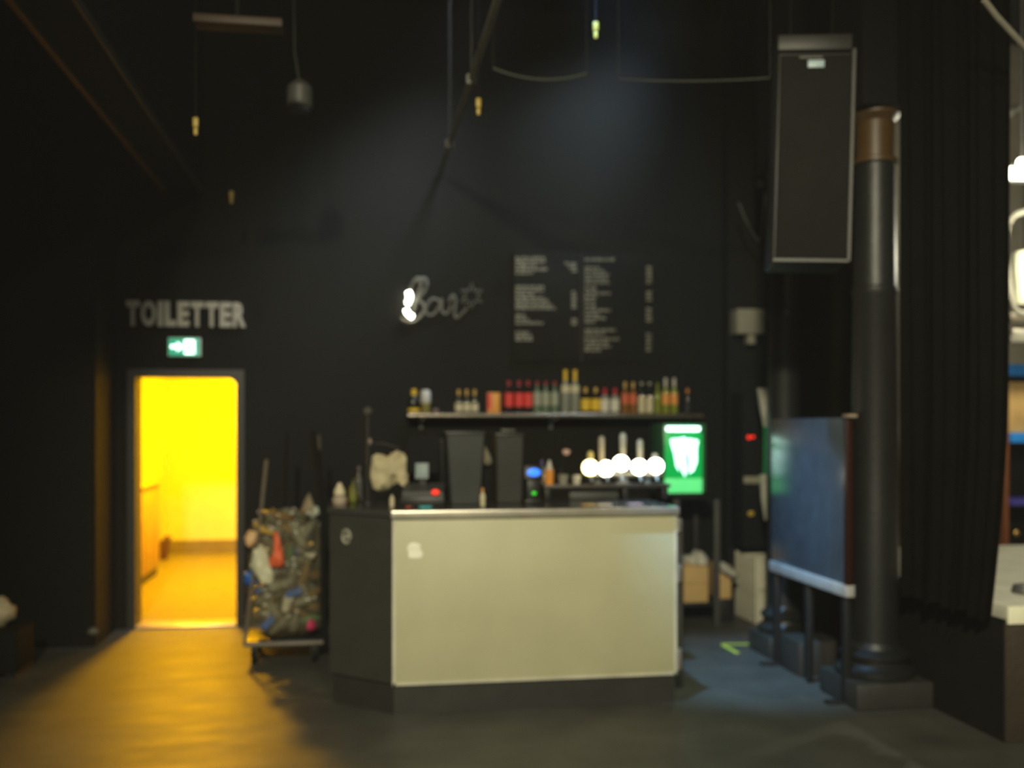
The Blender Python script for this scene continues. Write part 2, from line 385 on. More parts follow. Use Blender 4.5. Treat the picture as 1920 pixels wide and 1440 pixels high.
# ================================================================ MENU BOARD
a = P(964, 678, Y=8.28); c = P(1236, 477, Y=8.28)
mb_ = empty('menu_board', (0, 0, 0), 'large black menu board with two columns of pale illegible lines and prices', 'board')
MB().box2((a.x, 8.275, a.z), (c.x, 8.299, c.z), bev=.003).build('board_panel', mat('blackboard', (.011, .011, .009), .8, spec=.15), mb_)
mid = P(1090, 600, Y=8.28).x
MB().box2((mid-.004, 8.270, a.z), (mid+.004, 8.2755, c.z)).build('divider_strip', black, mb_)
def wall_lines(rows):
    b = MB()
    for (x0, x1, y) in rows:
        x = x0
        while x < x1:
            wd = random.uniform(5, 15)
            xe = min(x+wd, x1)
            g = x
            while g < xe:
                gw = random.choice((1.6, 2.2, 2.8)); gh = random.choice((3.6, 4.4, 4.4, 5.4))
                p0 = P(g, y+2, Y=8.272); p1 = P(min(g+gw, xe), y+2-gh, Y=8.272)
                b.box2((p0.x, 8.2715, p0.z), (p1.x, 8.276, p1.z)); g += gw+.8
            x = xe + 2.6
    return b
c1 = [(967,1024,484),(967,1022,491),(967,1005,498),(967,1027,505),(967,1000,512),(967,1020,538),(967,1020,545),(967,1004,552),(967,1022,559),(967,1028,565),(967,1035,572),(967,1042,578),(967,984,592),(967,992,599),(967,1018,606),(967,994,624),(967,998,631),(967,1000,637)]
p1_ = [(1059,1080,494),(1066,1082,501),(1072,1082,508)] + [(1072,1081,y) for y in (548,555,562,569,576)] + [(1072,1082,y) for y in (600,607)]
c2 = [(1097,1152,487),(1097,1124,502),(1097,1135,509),(1097,1142,516),(1097,1140,523),(1097,1143,530),(1097,1118,541),(1097,1145,550),(1097,1118,558),(1097,1115,565),(1097,1118,574),(1097,1145,582),(1097,1126,590),(1097,1136,597),(1097,1115,604),(1097,1154,619),(1097,1136,626),(1097,1160,636),(1097,1142,643),(1097,1146,650),(1097,1126,657)]
p2_ = [(1212,1222,y) for y in (502,509,516,523,530,548,555,562,580,587,594,601,627,634,641,648,656)]
for nm, rows in (('menu_lines', c1), ('price_lines', p1_), ('menu_lines', c2), ('price_lines', p2_)):
    blk_ = []
    for r_ in rows:
        if blk_ and r_[2]-blk_[-1][2] > 9.5: wall_lines(blk_).build(nm, chalk, mb_, smooth=0); blk_ = []
        blk_.append(r_)
    wall_lines(blk_).build(nm, chalk, mb_, smooth=0)

# ================================================================ WALL SHELF + BOTTLES
sx0 = P(765, 780, Y=8.03).x; sx1 = P(1318, 780, Y=8.03).x; SZ = 1.722
sh = empty('wall_shelf', (sx0, 8.28, SZ), 'long wall shelf with pale metal front edge holding the bottles', 'shelf')
L_ = sx1 - sx0
MB().box2((0, -.24, -.035), (L_, .015, 0), bev=.003).build('shelf_board', mat('shelf_laminate', (.12, .11, .09), .4), sh)
MB().tube([(0, -.245, -.02), (L_/2, -.245, -.02), (L_, -.245, -.02)], .021, 14).build('front_edge', mat('satin_edge_metal', (.55, .47, .36), .24, metal=.9), sh)
for x_ in (.12, P(1036, 785, Y=8.2).x - sx0, L_-.12):
    MB().prism([(-.23, -.036), (.015, -.036), (.015, -.13), (-.01, -.13), (-.03, -.06), (-.23, -.048)], 'x', x_-.012, x_+.012).build('bracket', alu, sh)

def glassm(name, c_, r=.12, t=.35): return mat(name, c_, r, trans=t, noise_amt=.03)
G_dark = glassm('dark_bottle_glass', (.012, .012, .010), .08, 0)
G_green = glassm('pale_green_bottle_glass', (.19, .26, .17), .15, .25)
G_clear = glassm('clear_bottle_glass', (.45, .46, .38), .12, .4)
G_lime = glassm('lime_bottle_glass', (.30, .34, .04), .15, .2)
G_amber = glassm('amber_bottle_glass', (.32, .14, .03), .12, .2)
def lm(name, c_): return mat(name, c_, .55, noise_amt=.1, nscale=40)
yel = lm('yellow_label', (.80, .52, .03)); redl = lm('red_label', (.75, .05, .04)); crm = lm('cream_label', (.62, .55, .36)); wht = lm('white_label', (.70, .66, .55))
gold = mat('gold_foil', (.60, .38, .10), .35, metal=.4); dred = lm('dark_red_cap', (.35, .02, .03)); wcap = lm('white_cap', (.55, .52, .45)); blk = lm('black_cap', (.02, .02, .02)); orl = lm('orange_label', (.80, .33, .06)); rol = lm('rust_label', (.62, .13, .05))
def bottle(h, r, body, lab, cap, lab_z=(.12, .5), shape='round', capf=.12):
    e = bpy.data.objects.new('liquor_bottle', None); col.objects.link(e); e.empty_display_size = .05
    sh_ = .58 if shape == 'round' else .50
    rn = r*.34
    prof = [(r*.9, 0), (r, .008), (r, h*sh_), (r*.9, h*(sh_+.05)), (rn*1.4, h*(sh_+.14)), (rn, h*(sh_+.2)), (rn, h*.93), (rn*1.15, h*.94), (rn*1.15, h*.965)]
    MB().lathe(prof, n=16).build('bottle_glass', body, e)
    MB().lathe([(r*1.02, h*lab_z[0]), (r*1.02, h*lab_z[1])], n=16, cap=False).build('bottle_label', lab, e)
    MB().lathe([(rn*1.28, h*(1-capf)), (rn*1.28, h*.995), (rn*1.1, h)], n=12).build('bottle_cap', cap, e)
    return e
SY = 8.14
def on_shelf(e, px, label, cat='bottle', group='bottles on the long wall shelf', y=SY):
    e.location = (P(px, 775, Y=y).x, y, SZ); tag(e, label, cat, group); return e
def hpx(n): return n/F*8.25
B = bottle
def series(pxs, labels, make, **kw):
    e0 = make(); res = []
    for i, (px, lb) in enumerate(zip(pxs, labels)):
        e = e0 if i == 0 else copy_tree(e0)
        on_shelf(e, px, lb, **kw); res.append(e)
    return res
series([776], ['short bottle with round yellow top at the left end of the shelf'], lambda: B(hpx(44), .048, G_dark, yel, yel, (.05, .2), capf=.42))
wtub = empty('shaker_jar', (P(798, 775, Y=8.12).x, 8.12, SZ), 'dark jar with tall white lid near the left end of the shelf', 'jar')
MB().lathe([(.036, 0), (.038, .006), (.038, .075), (.034, .08)], n=16).build('jar_body', lm('olive_jar', (.22, .18, .03)), wtub)
MB().lathe([(.036, .08), (.042, .09), (.040, .17), (.028, .188)], n=16).build('lid', lm('pale_lid', (.62, .60, .55)), wtub)
p_ = P(817, 772, Y=8.1)
tag(MB().lathe([(.018, 0), (.022, .004), (.022, .032), (.012, .036)], c=(p_.x, 8.1, SZ)).build('small_tin', lm('dull_pink', (.25, .16, .14))), 'tiny dull pink tin on the shelf beside the white-lidded jar', 'tin')
tagx = ['leftmost', 'middle one', 'rightmost']
series([860, 875, 890], [f'{t} of three black bottles with gold tops and cream labels' for t in tagx], lambda: B(hpx(44), .031, G_dark, crm, gold, (.08, .42), capf=.3))
oc = empty('orange_carton', (P(925, 775, Y=8.13).x, 8.13, SZ), 'orange-red upright carton on the wall shelf left of the red bottles', 'carton')
MB().box2((-.052, -.03, 0), (.052, .03, hpx(38)), bev=.004).build('box_body', orl, oc)
MB().box2((-.053, -.031, hpx(8)), (-.02, -.0295, hpx(36))).build('printed_panel', redl, oc)
series([954, 973, 990], [f'{t} of three dark bottles with bright red labels' for t in tagx], lambda: B(hpx(61), .037, G_dark, redl, dred, (.20, .62), capf=.16))
series([1007, 1023, 1040], [f'{t} of three pale green glass bottles with thin dark caps' for t in tagx], lambda: B(hpx(60), .034, G_green, lm('faint_green_label', (.34, .35, .25)), dred, (.25, .66), capf=.1))
series([1060, 1078], ['left one of the two tallest bottles, yellow and white necked', 'right one of the two tallest bottles, yellow and white necked'], lambda: B(hpx(82), .038, G_clear, crm, yel, (.48, .64), capf=.3))
series([1098, 1117], ['left one of two black bottles with big yellow labels', 'right one of two black bottles with big yellow labels'], lambda: B(hpx(49), .041, G_dark, yel, gold, (.12, .56), capf=.2))
series([1134, 1153], ['left one of two red-capped bottles with greyish labels', 'right one of two red-capped bottles with greyish labels'], lambda: B(hpx(48), .038, G_clear, wht, lm('crimson_cap', (.50, .01, .03)), (.1, .55), capf=.28))
series([1172, 1187], ['left one of two gold-topped bottles with rust-red labels', 'right one of two gold-topped bottles with rust-red labels'], lambda: B(hpx(60), .032, G_amber, rol, gold, (.3, .62), capf=.17))
series([1203, 1218], ['left one of two black-necked bottles with cream labels, right half of shelf', 'right one of two black-necked bottles with cream labels, right half of shelf'], lambda: B(hpx(59), .031, G_dark, crm, wcap, (.03, .55), capf=.06))
series([1233], ['slim lime green bottle left of the two white-topped bottles'], lambda: B(hpx(58), .027, G_lime, G_lime, G_lime, (.1, .2), capf=.1))
series([1248, 1264], ['left one of two white-topped bottles with orange and white labels', 'right one of two white-topped bottles with orange and white labels'], lambda: B(hpx(68), .032, G_lime, orl, wcap, (.26, .56), capf=.25))
series([1289], ['small dark bottle with orange neck at the right end of the shelf'], lambda: B(hpx(48), .024, G_dark, blk, orl, (.1, .4), capf=.18))

# ================================================================ COUNTER
ct = empty('bar_counter', (.204, 5.6, 0), 'pale grey-green bar counter with dark angled left side and metal top edge', 'counter')
ply = mat('khaki_front_laminate', (.53, .51, .33), .50, noise_amt=.05, nscale=3, bump=.12, bscale=160)
dkp = mat('dark_grey_laminate', (.040, .039, .033), .55, noise_amt=.1)
W1 = 1.644; CH = 1.147
MB().box2((0, 0, .175), (W1, .03, 1.11), bev=.002).build('front_panel', ply, ct)
cxv, cyv = -.357, .317
d_ = Vector((cxv, cyv, 0)); n_ = Vector((-cyv, cxv, 0)).normalized()  # pointing outwards?
if n_.y > 0: n_ = -n_
poly = [(0, 0), (cxv, cyv), (cxv - n_.x*.03, cyv - n_.y*.03), (-n_.x*.03, -n_.y*.03)]
MB().prism(poly, 'z', .175, 1.11).build('angled_panel', dkp, ct)
MB().box2((cxv, cyv, .175), (cxv+.03, .80, 1.11)).build('side_panel', dkp, ct)
MB().box2((W1-.03, .03, .02), (W1, .80, 1.11)).build('side_panel', dkp, ct)
MB().prism([(.005, .02), (W1-.005, .02), (W1-.005, .78), (cxv+.02, .78), (cxv+.02, cyv+.01)], 'z', 0, .172).build('kick_base', mat('black_plinth', (.028, .028, .024), .5), ct)
MB().prism([(-.008, -.012), (W1+.01, -.012), (W1+.01, .82), (cxv-.012, .82), (cxv-.012, cyv-.005)], 'z', 1.11, CH-.002).build('countertop', mat('dark_countertop', (.05, .05, .045), .16, noise_amt=.1), ct)
b = MB().box((W1/2, -.018, CH-.024), (W1+.03, .022, .048), bev=.0105, seg=5)
b.build('edge_trim', mat('edge_trim_metal', (.80, .74, .62), .3, metal=.75), ct)
MB().box2((-.004, -.004, .165), (.014, .0, 1.1)).box2((W1-.012, -.004, .165), (W1+.004, .0, 1.1)).box2((0, -.004, .165), (W1, .0, .18)).build('corner_profile', mat('pale_profile', (.62, .60, .48), .4), ct)
# stickers
q = P(778, 1033, Y=5.6)
MB().puff([(-.045, .015), (-.03, .042), (.0, .046), (.03, .036), (.032, .005), (.046, -.015), (.035, -.04), (-.0, -.044), (-.035, -.036), (-.036, -.005)], 0, 0, 0, .002).build('sticker', mat('white_sticker', (1.0, .98, .82), .4), ct)
st = [o for o in children(ct) if o.name.startswith('sticker')][-1]; st.location = (q.x-.204, -.004, q.z); st['label'] = 'torn white paper sticker'
rp = ray(650, 1006); # intersect with angled panel plane
P0 = Vector((.204, 5.6, 0)); nn = n_
s_ = (P0 - Vector((0, 0, EYE))).dot(nn)/rp.dot(nn); q = Vector((0, 0, EYE)) + rp*s_
b = MB(); b.tube([Vector((.03*math.cos(t*math.pi/12), 0, .038*math.sin(t*math.pi/12))) for t in range(24)], .008, 6, closed=True).sphere((0, 0, 0), .014, (1, .25, 1.3))
st = b.build('round_badge', mat('dull_badge', (.34, .33, .26), .6), ct); st.location = q - P0 + nn*.003; st.rotation_euler = (0, 0, math.atan2(d_.y, d_.x)+math.pi); st['label'] = 'small round pale badge'
# hinges at the right end
for y0, y1 in ((972, 998), (1058, 1092), (1216, 1256)):
    z1 = P(1272, y0, Y=5.6).z; z0 = P(1272, y1, Y=5.6).z
    MB().box2((W1+.005, .0, z0), (W1+.035, .02, z1), bev=.004).cone((W1+.008, -.004, z0), (W1+.008, -.004, z1), .008, n=10).build('hinge', alu, ct)
MB().box2((W1+.012, .022, .16), (W1+.05, .05, 1.06), bev=.003).build('flap_edge', dkp, ct)

# ---- things on the counter
CZ = CH
def CP(px, Y): p = P(px, 940, Y=Y); return (p.x, Y, CZ)
# register
rg = empty('cash_register', CP(792, 5.98), 'low black cash register with red light on the counter', 'cash register', rz=R(-8))
MB().box2((-.12, -.13, 0), (.14, .13, .055), bev=.008).build('drawer_base', black, rg)
MB().prism([(-.11, .055), (.11, .055), (.11, .12), (-.11, .085)], 'x', -.11, .13).build('keypad_body', charcoal, rg)
MB().box2((-.02, .03, .11), (.02, .06, .2)).build('screen_neck', black, rg)
MB().box((0.0, .06, .30), (.20, .03, .24), rot=(R(-8), 0, 0), bev=.01).build('screen', blackmat, rg)
MB().box((-.005, .028, .20), (.080, .012, .095), rot=(R(-8), 0, 0), bev=.003).build('paper_note', mat('pale_blue_note', (.24, .31, .31), .5), rg)['label'] = 'pale blue-grey note on the screen'
redglow = mat('red_glow', (.6, .02, .01), .4, emit=(1, .03, .01), es=1.2)
MB().sphere((.085, -.125, .082), .019, (1.2, .5, .85)).build('red_light', redglow, rg)
p = P(795, 950, Z=CZ)
tag(MB().box((p.x, 5.72, CZ+.006), (.07, .04, .012), rot=(0, 0, .3), bev=.003).build('cyan_card', mat('cyan_packet', (.06, .45, .50), .5)), 'small cyan packet on the counter edge before the cash register', 'packet')
tag(MB().box((P(767, 950, Y=5.74).x, 5.74, CZ+.006), (.035, .04, .012), rot=(0, 0, -.4), bev=.003).build('red_packet', mat('dull_red_packet', (.35, .06, .04), .5)), 'small dull red packet just left of the cyan packet', 'packet')
tag(MB().lathe([(.013, 0), (.015, .05), (.006, .058), (.006, .07)], c=(P(735, 950, Y=5.84).x, 5.84, CZ)).build('small_bottle', crm), 'tiny cream bottle on the counter left of the red packet', 'bottle')
# upright appliance with blue-grey panel
ap = empty('upright_appliance', CP(802, 6.25), 'tall upright black appliance standing close behind the cash register', 'appliance')
MB().box2((-.11, -.08, 0), (.11, .08, .42), bev=.015).build('housing', blackmat, ap)
MB().box2((-.09, -.084, .03), (.09, -.079, .39), bev=.003).build('front_panel', black, ap)
# cloth on a pole
pole = empty('coat_pole', CP(690, 6.2), 'thin black pole with small grey knob rising from the left counter', 'pole')
zt = P(692, 772, Y=6.2).z - CZ
MB().lathe([(.05, 0), (.05, .012), (.02, .02)]).build('pole_foot', black, pole)
MB().cone((0, 0, .01), (0, 0, zt), .013, .010).build('pole_shaft', black, pole)
MB().lathe([(.012, 0), (.028, .012), (.03, .03), (.012, .05)], c=(0, 0, zt-.02)).build('top_knob', dimg, pole)
MB().sphere((.012, -.015, P(697, 828, Y=6.2).z-CZ), .018, (.8, .8, 1.2)).build('clamp', mat('dull_clamp', (.22, .17, .14), .5), pole)
b = MB(); b.tube([(0, 0, .33), (.04, -.01, .36), (.10, -.02, .36), (.19, -.02, .33)], .008).build('side_arm', black, pole)
def outline(pts, Y, x0, z0): return [(P(x_, y_, Y=Y).x-x0, P(x_, y_, Y=Y).z-z0) for x_, y_ in pts]
o_ = CP(733, 6.17)
cl = outline([(697,856),(706,850),(718,852),(727,856),(733,850),(745,844),(758,850),(768,866),(771,885),(766,905),(760,916),(752,912),(745,903),(738,910),(728,918),(712,922),(699,916),(694,893)], 6.17, o_[0], o_[2])
towel = MB().puff(cl, 0, outline([(733, 882)], 6.17, o_[0], o_[2])[0][1], 0, .05, nz=.45, seed=2).build('bar_towel', mat('cream_cloth', (.58, .50, .31), .9, bump=.4, bscale=40))
towel.location = o_; tag(towel, 'crumpled cream towel hanging beside the thin black pole', 'towel')
# left small items
cg = empty('cream_cone', CP(637, 6.1), 'small cream folded napkin holder at the left end of the counter', 'napkin holder')
MB().lathe([(.04, 0), (.045, .01), (.045, .035), (.03, .05)], n=14).build('base', mat('pinkish_cream', (.42, .33, .25), .6), cg)
MB().lathe([(.035, .055), (.034, .08), (.012, .125), (.002, .13)], n=12).build('cone_top', crm, cg)
MB().lathe([(.03, .048), (.03, .058)], n=12).build('dark_ring', black, cg)
vb = bottle(.15, .026, mat('dim_olive_glass', (.09, .10, .015), .2), lm('olive_label', (.16, .16, .02)), blk, (.15, .5)); vb.location = CP(662, 6.12); tag(vb, 'lime green bottle on the left end of the counter', 'bottle')
vb = bottle(.22, .024, mat('dim_clear_glass', (.09, .09, .08), .2), mat('dim_clear_glass', (0, 0, 0)), mat('dim_lilac_cap', (.14, .11, .13), .5), (.1, .2)); vb.location = CP(673, 6.3); tag(vb, 'tall clear bottle behind the lime bottle, left of the pole', 'bottle')
# dark box under left items
# two tall dark objects
def taper(name, px0, px1, tx0, tx1, ytop, ybot, Y, m, label, cat, depth=.16):
    p0 = P(px0, ybot, Y=Y); p1 = P(px1, ybot, Y=Y); t0 = P(tx0, ytop, Y=Y); t1 = P(tx1, ytop, Y=Y)
    e = empty(name, ((p0.x+p1.x)/2, Y+depth/2, CZ), label, cat)
    cx_ = (p0.x+p1.x)/2; h = t0.z-CZ
    b = MB(); dd = depth/2
    vs_ = [b.bm.verts.new(v) for v in ((p0.x-cx_, -dd, 0), (p1.x-cx_, -dd, 0), (p1.x-cx_, dd, 0), (p0.x-cx_, dd, 0), (t0.x-cx_, -dd*1.2, h), (t1.x-cx_, -dd*1.2, h), (t1.x-cx_, dd*1.2, h), (t0.x-cx_, dd*1.2, h))]
    for f in ((3,2,1,0), (4,5,6,7), (0,1,5,4), (1,2,6,5), (2,3,7,6), (3,0,4,7)): b.bm.faces.new([vs_[i] for i in f])
    bmesh.ops.bevel(b.bm, geom=b.bm.edges[:], offset=.008, segments=2, affect='EDGES')
    b.build('body', m, e)
    MB().box2((t0.x-cx_-.006, -dd*1.25, h-.012), (t1.x-cx_+.006, dd*1.25, h+.01), bev=.005).build('rim', m, e)
    return e
e = taper('plastic_tub', 846, 900, 838, 907, 812, 946, 5.95, mat('slate_plastic', (.030, .033, .031), .5), 'tall dark grey tub tapering downwards on the counter', 'tub')
e = taper('tall_canister', 932, 978, 930, 980, 815, 943, 6.0, mat('brownish_black', (.024, .022, .018), .5), 'tall brownish black canister right of the dark grey tub', 'canister')
MB().box((0, 0, P(955, 811, Y=6.0).z-CZ+.012), (.09, .08, .02), bev=.006).build('lid', dimg, e)
# small items between
o_ = CP(911, 6.1)
t = MB().puff(outline([(905,872),(905,845),(909,834),(918,850),(924,866),(918,874)], 6.1, o_[0], o_[2]), 0.01, outline([(912, 858)], 6.1, o_[0], o_[2])[0][1], 0, .03, seed=6).build('hanging_rag', mat('drab_rag', (.20, .18, .12), .9)); t.location = o_
tag(t, 'small drab rag draped over the dark stand behind the grey tub', 'rag')
tag(MB().box((o_[0]+.01, 6.15, CZ+.155), (.06, .03, .31), bev=.005).build('black_stand', blackmat), 'narrow black stand between the grey tub and the canister', 'stand')
vb = bottle(.105, .016, crm, crm, orl, (.1, .5), capf=.22); vb.location = CP(905, 5.82); tag(vb, 'small cream bottle with orange cap before the gap between tub and canister', 'bottle')
# card terminal, blue screen
tm = empty('card_terminal', CP(999, 6.0), 'small payment terminal with glowing blue screen beside the canister', 'terminal')
MB().box2((-.04, -.03, 0), (.04, .03, .15), bev=.01).box2((-.055, -.045, .0), (.055, .045, .02), bev=.006).build('stand', black, tm)
MB().box((0, -.02, .185), (.115, .03, .095), rot=(R(-12), 0, 0), bev=.01).build('housing', black, tm)
bg = mat('blue_screen_glow', (.02, .1, .5), .3, emit=(.04, .22, 1.0), es=1.6)
MB().sphere((0, -.037, .187), .036, (1.15, .15, .75)).build('screen', bg, tm)
MB().sphere((0, -.045, .062), .012, (1.1, .5, .9)).build('status_light', mat('green_glow', (.02, .4, .02), .4, emit=(.03, .75, .02), es=1.0), tm)
# raised shelf on counter with central leg
RZ = 1.247
rx0 = P(1015, 910, Y=6.22).x; rx1 = P(1250, 910, Y=6.22).x; rxm = P(1170, 910, Y=6.2).x
rs_ = empty('counter_riser', (rx0, 6.22, CZ), 'low black shelf raised on legs along the back of the counter', 'shelf')
RZl = RZ-CZ
MB().box2((0, -.09, RZl-.022), (rx1-rx0, .09, RZl), bev=.003).build('riser_board', mat('brown_black_board', (.045, .034, .026), .4), rs_)
for x_ in (.03, rxm-rx0, rx1-rx0-.03): MB().box2((x_-.018, -.07, 0), (x_+.018, .07, RZl-.022), bev=.003).build('leg', black, rs_)
MB().box2((.18, -.02, 0), (.5, .05, .05), bev=.006).build('back_rail', charcoal, rs_)
def RP(px, Y=6.2): p = P(px, 908, Y=Y); return (p.x, Y, RZ)
vb = bottle(.155, .02, G_clear, wht, mat('violet_cap', (.10, .08, .25), .5), (.05, .4), capf=.25); vb.location = RP(1016, 6.24); tag(vb, 'pale squeeze bottle with violet cap behind the blue screen', 'bottle')
ob = empty('sauce_bottle', RP(1030), 'orange sauce bottle with pointed white nozzle on the raised shelf', 'bottle')
MB().lathe([(.027, 0), (.028, .005), (.028, .088), (.022, .094)]).build('bottle_body', mat('orange_plastic', (.80, .30, .04), .45), ob)
MB().lathe([(.024, .094), (.02, .105), (.008, .15), (.004, .155)]).build('nozzle', wcap, ob)
cp = empty('straw_cup', RP(1056), 'dull cream cup holding a stick with pink flower on the raised shelf', 'cup')
MB().lathe([(.028, 0), (.034, .06), (.036, .062), (.033, .062), (.027, .006)], cap=False).build('cup', mat('dull_cream', (.25, .23, .18), .5), cp)
MB().tube([(-.01, 0, .01), (-.012, 0, .12), (.012, 0, .19)], .003, 6).build('stick', black, cp)
MB().sphere((.02, -.005, .205), .021, (1.2, .7, .8), nz=.6, seed=3).build('flower', mat('pink_flower', (.65, .42, .36), .6), cp)
tag(MB().lathe([(.022, 0), (.027, .05), (.024, .056), (.02, .06)], c=RP(1081, 6.18)).build('sugar_pot', mat('off_white_ceramic', (.50, .47, .38), .4)), 'small off-white pot left of the glowing round lamps', 'pot')
# beer tap tower: crossbar, five lit round badges, handles
tt = empty('tap_tower', RP(1168), 'beer tap tower with five glowing round badges on the raised shelf', 'tap tower')
tx = tt.location.x
bx0 = P(1098, 900, Y=6.2).x - tx; bx1 = P(1240, 900, Y=6.2).x - tx
steel = mat('brushed_steel', (.35, .33, .28), .35, metal=.8)
MB().cone((0, 0, 0), (0, 0, .05), .03).lathe([(.05, 0), (.05, .01), (.035, .015)]).build('column', steel, tt)
MB().tube([(bx0, 0, .055), (0, 0, .06), (bx1, 0, .055)], .02, 14).build('crossbar', steel, tt)
glow = mat('badge_glow', (1, 1, .95), .4, emit=(1.0, .95, .72), es=11)
rimm = mat('badge_rim', (.5, .35, .2), .4, metal=.5)
hm = mat('tap_handle_tan', (.36, .29, .17), .5); hm2 = mat('tap_handle_gold', (.55, .42, .12), .5); pk = mat('pinkish_ferrule', (.62, .42, .32), .4, metal=.3)
for i, (px, py, ytop, hx, w__) in enumerate(((1107, 877, 846, 1107, .020), (1137, 879, 818, 1128, .020), (1165, 869, 812, 1168, .022), (1199, 876, 824, 1200, .020), (1230, 874, 850, 1228, .022))):
    p = P(px, py, Y=6.15)
    x_ = p.x-tx; z_ = p.z-RZ
    bd = MB().cone((x_, -.055, z_), (x_, -.035, z_), .049, n=24).build('lit_badge', mat('warm_badge_glow', (1, .95, .6), .4, emit=(1.0, .88, .42), es=7) if i == 0 else glow, tt)
    MB().cone((x_, -.034, z_), (x_, -.02, z_), .051, n=24).cone((x_, -.02, z_), (x_, 0, z_-.03), .008, n=8).build('badge_rim', rimm, tt)
    zt = P(hx, ytop, Y=6.2).z-RZ; xh = P(hx, ytop, Y=6.2).x-tx
    MB().lathe([(w__*.5, .10), (w__*.9, zt*.6), (w__*1.05, zt-.02), (w__*.6, zt)], c=(xh, 0, 0), n=12).build('tap_handle', hm2 if i == 0 else hm, tt)
    MB().lathe([(.006, .07), (.012, .09), (.012, .112), (.006, .115)], c=(xh, 0, 0), n=12).build('ferrule', pk, tt)
    MB().tube([(x_, -.02, .055), (x_, -.07, .05), (x_, -.085, .02)], .009, 10).build('spout', steel, tt)
# glasses on riser right end
for i, (px, lb) in enumerate(((1121, 'slim drinking glass behind the glowing badges, left one'), (1214, 'slim drinking glass behind the glowing badges, right one'))):
    tag(MB().lathe([(.024, 0), (.025, .004), (.031, .13), (.029, .13), (.023, .01)], c=(P(px, 908, Y=6.275).x, 6.275, RZ), n=16, cap=False).build('drinking_glass', G_clear), lb, 'glass', 'drinking glasses on the raised shelf')
# flat coloured patches paint in pink and orange reflections on the counter
for px, cc, lb, nm in ((1103, (.55, .30, .05), 'small orange reflection patch painted below the glowing badges', 'orange'), (1133, (.62, .45, .30), 'small peach reflection patch painted below the glowing badges', 'peach'), (1191, (.42, .25, .30), 'small dusky pink reflection patch painted below the glowing badges', 'pink')):
    tag(MB().box((P(px, 945, Y=5.8).x, 5.8, CZ+.002), (.085, .085, .004), bev=.001).build('reflection_patch', mat('mat_'+nm, cc, .6)), lb, 'reflection patch', 'painted reflections on the counter')

# ================================================================ TALL TABLE, FRIDGE, BOXES
TZ = 1.055
tb = empty('bar_table', (2.72, 7.95, 0), 'tall black table with low shelf behind the right end of the counter', 'table')
tl = P(1262, 940, Y=7.7).x-2.72; trr = P(1352, 940, Y=7.7).x-2.72
MB().box2((tl, -.27, TZ-.03), (trr, .28, TZ), bev=.004).build('table_top', blackmat, tb)
MB().box2((tl+.02, -.24, .16), (trr, .27, .19), bev=.003).build('low_shelf', black, tb)
for x_, y_ in ((tl+.03, -.24), (tl+.03, .25), (trr-.035, -.24), (trr-.035, .25)): MB().box2((x_-.022, y_-.022, 0), (x_+.022, y_+.022, TZ-.03), bev=.003).build('leg', charcoal if y_ < 0 else black, tb)
fr = empty('mini_fridge', (P(1284, 930, Y=7.74).x, 7.95, TZ), 'small glowing green drinks fridge with white claw mark on the tall table', 'fridge')
fx0 = -P(1284, 900, Y=7.74).x + P(1246, 900, Y=7.74).x; fx1 = -P(1284, 900, Y=7.74).x + P(1318, 900, Y=7.74).x
def fz(y): return P(1284, y, Y=7.74).z - TZ
MB().box2((fx0, -.19, .02), (fx1+.035, .2, fz(794)), bev=.014).build('cabinet', mat('dark_green_shell', (.04, .16, .07), .3), fr)
gg = mat('green_backlight', (.0, .2, .05), .3, emit=(.0, .36, .055), es=1.0)
MB().box2((fx0+.006, -.215, fz(896)), (fx1-.006, -.19, fz(812)), bev=.004).build('glass_door', gg, fr)
MB().box2((fx0+.006, -.216, fz(924)), (fx1-.006, -.19, fz(897)), bev=.004).build('lower_panel', mat('pale_green_backlight', (.1, .5, .2), .3, emit=(.10, .72, .20), es=1.0), fr)
MB().box2((fx0+.02, -.225, fz(808)), (fx1-.03, -.19, fz(800)), bev=.003).build('light_strip', mat('cold_white_glow', (.8, 1, .95), .3, emit=(.6, 1, .85), es=5), fr)
MB().box2((fx0-.005, -.2, 0), (fx1+.035, .2, .02), bev=.004).build('base', black, fr)
b = MB()
def fxp(x_): return P(x_, 860, Y=7.735).x - fr.location.x
for poly in ([(1257, 824), (1268, 822), (1270, 838), (1268, 850), (1272, 866), (1274, 884), (1268, 874), (1264, 850), (1260, 838)],
             [(1272, 822), (1285, 820), (1286, 842), (1284, 858), (1287, 878), (1284, 894), (1278, 880), (1275, 858), (1273, 840)],
             [(1290, 822), (1309, 826), (1306, 840), (1306, 866), (1300, 882), (1292, 888), (1293, 868), (1290, 850), (1289, 838)]):
    b.prism([(fxp(x_), fz(y_)) for x_, y_ in poly], 'y', -.221, -.215)
b.prism([(fxp(1259), fz(834)), (fxp(1307), fz(836)), (fxp(1307), fz(825)), (fxp(1258), fz(823))], 'y', -.220, -.2155)
b.build('claw_mark', mat('icy_white_glow', (.8, 1, 1), .3, emit=(.62, 1.0, .95), es=2.6), fr)
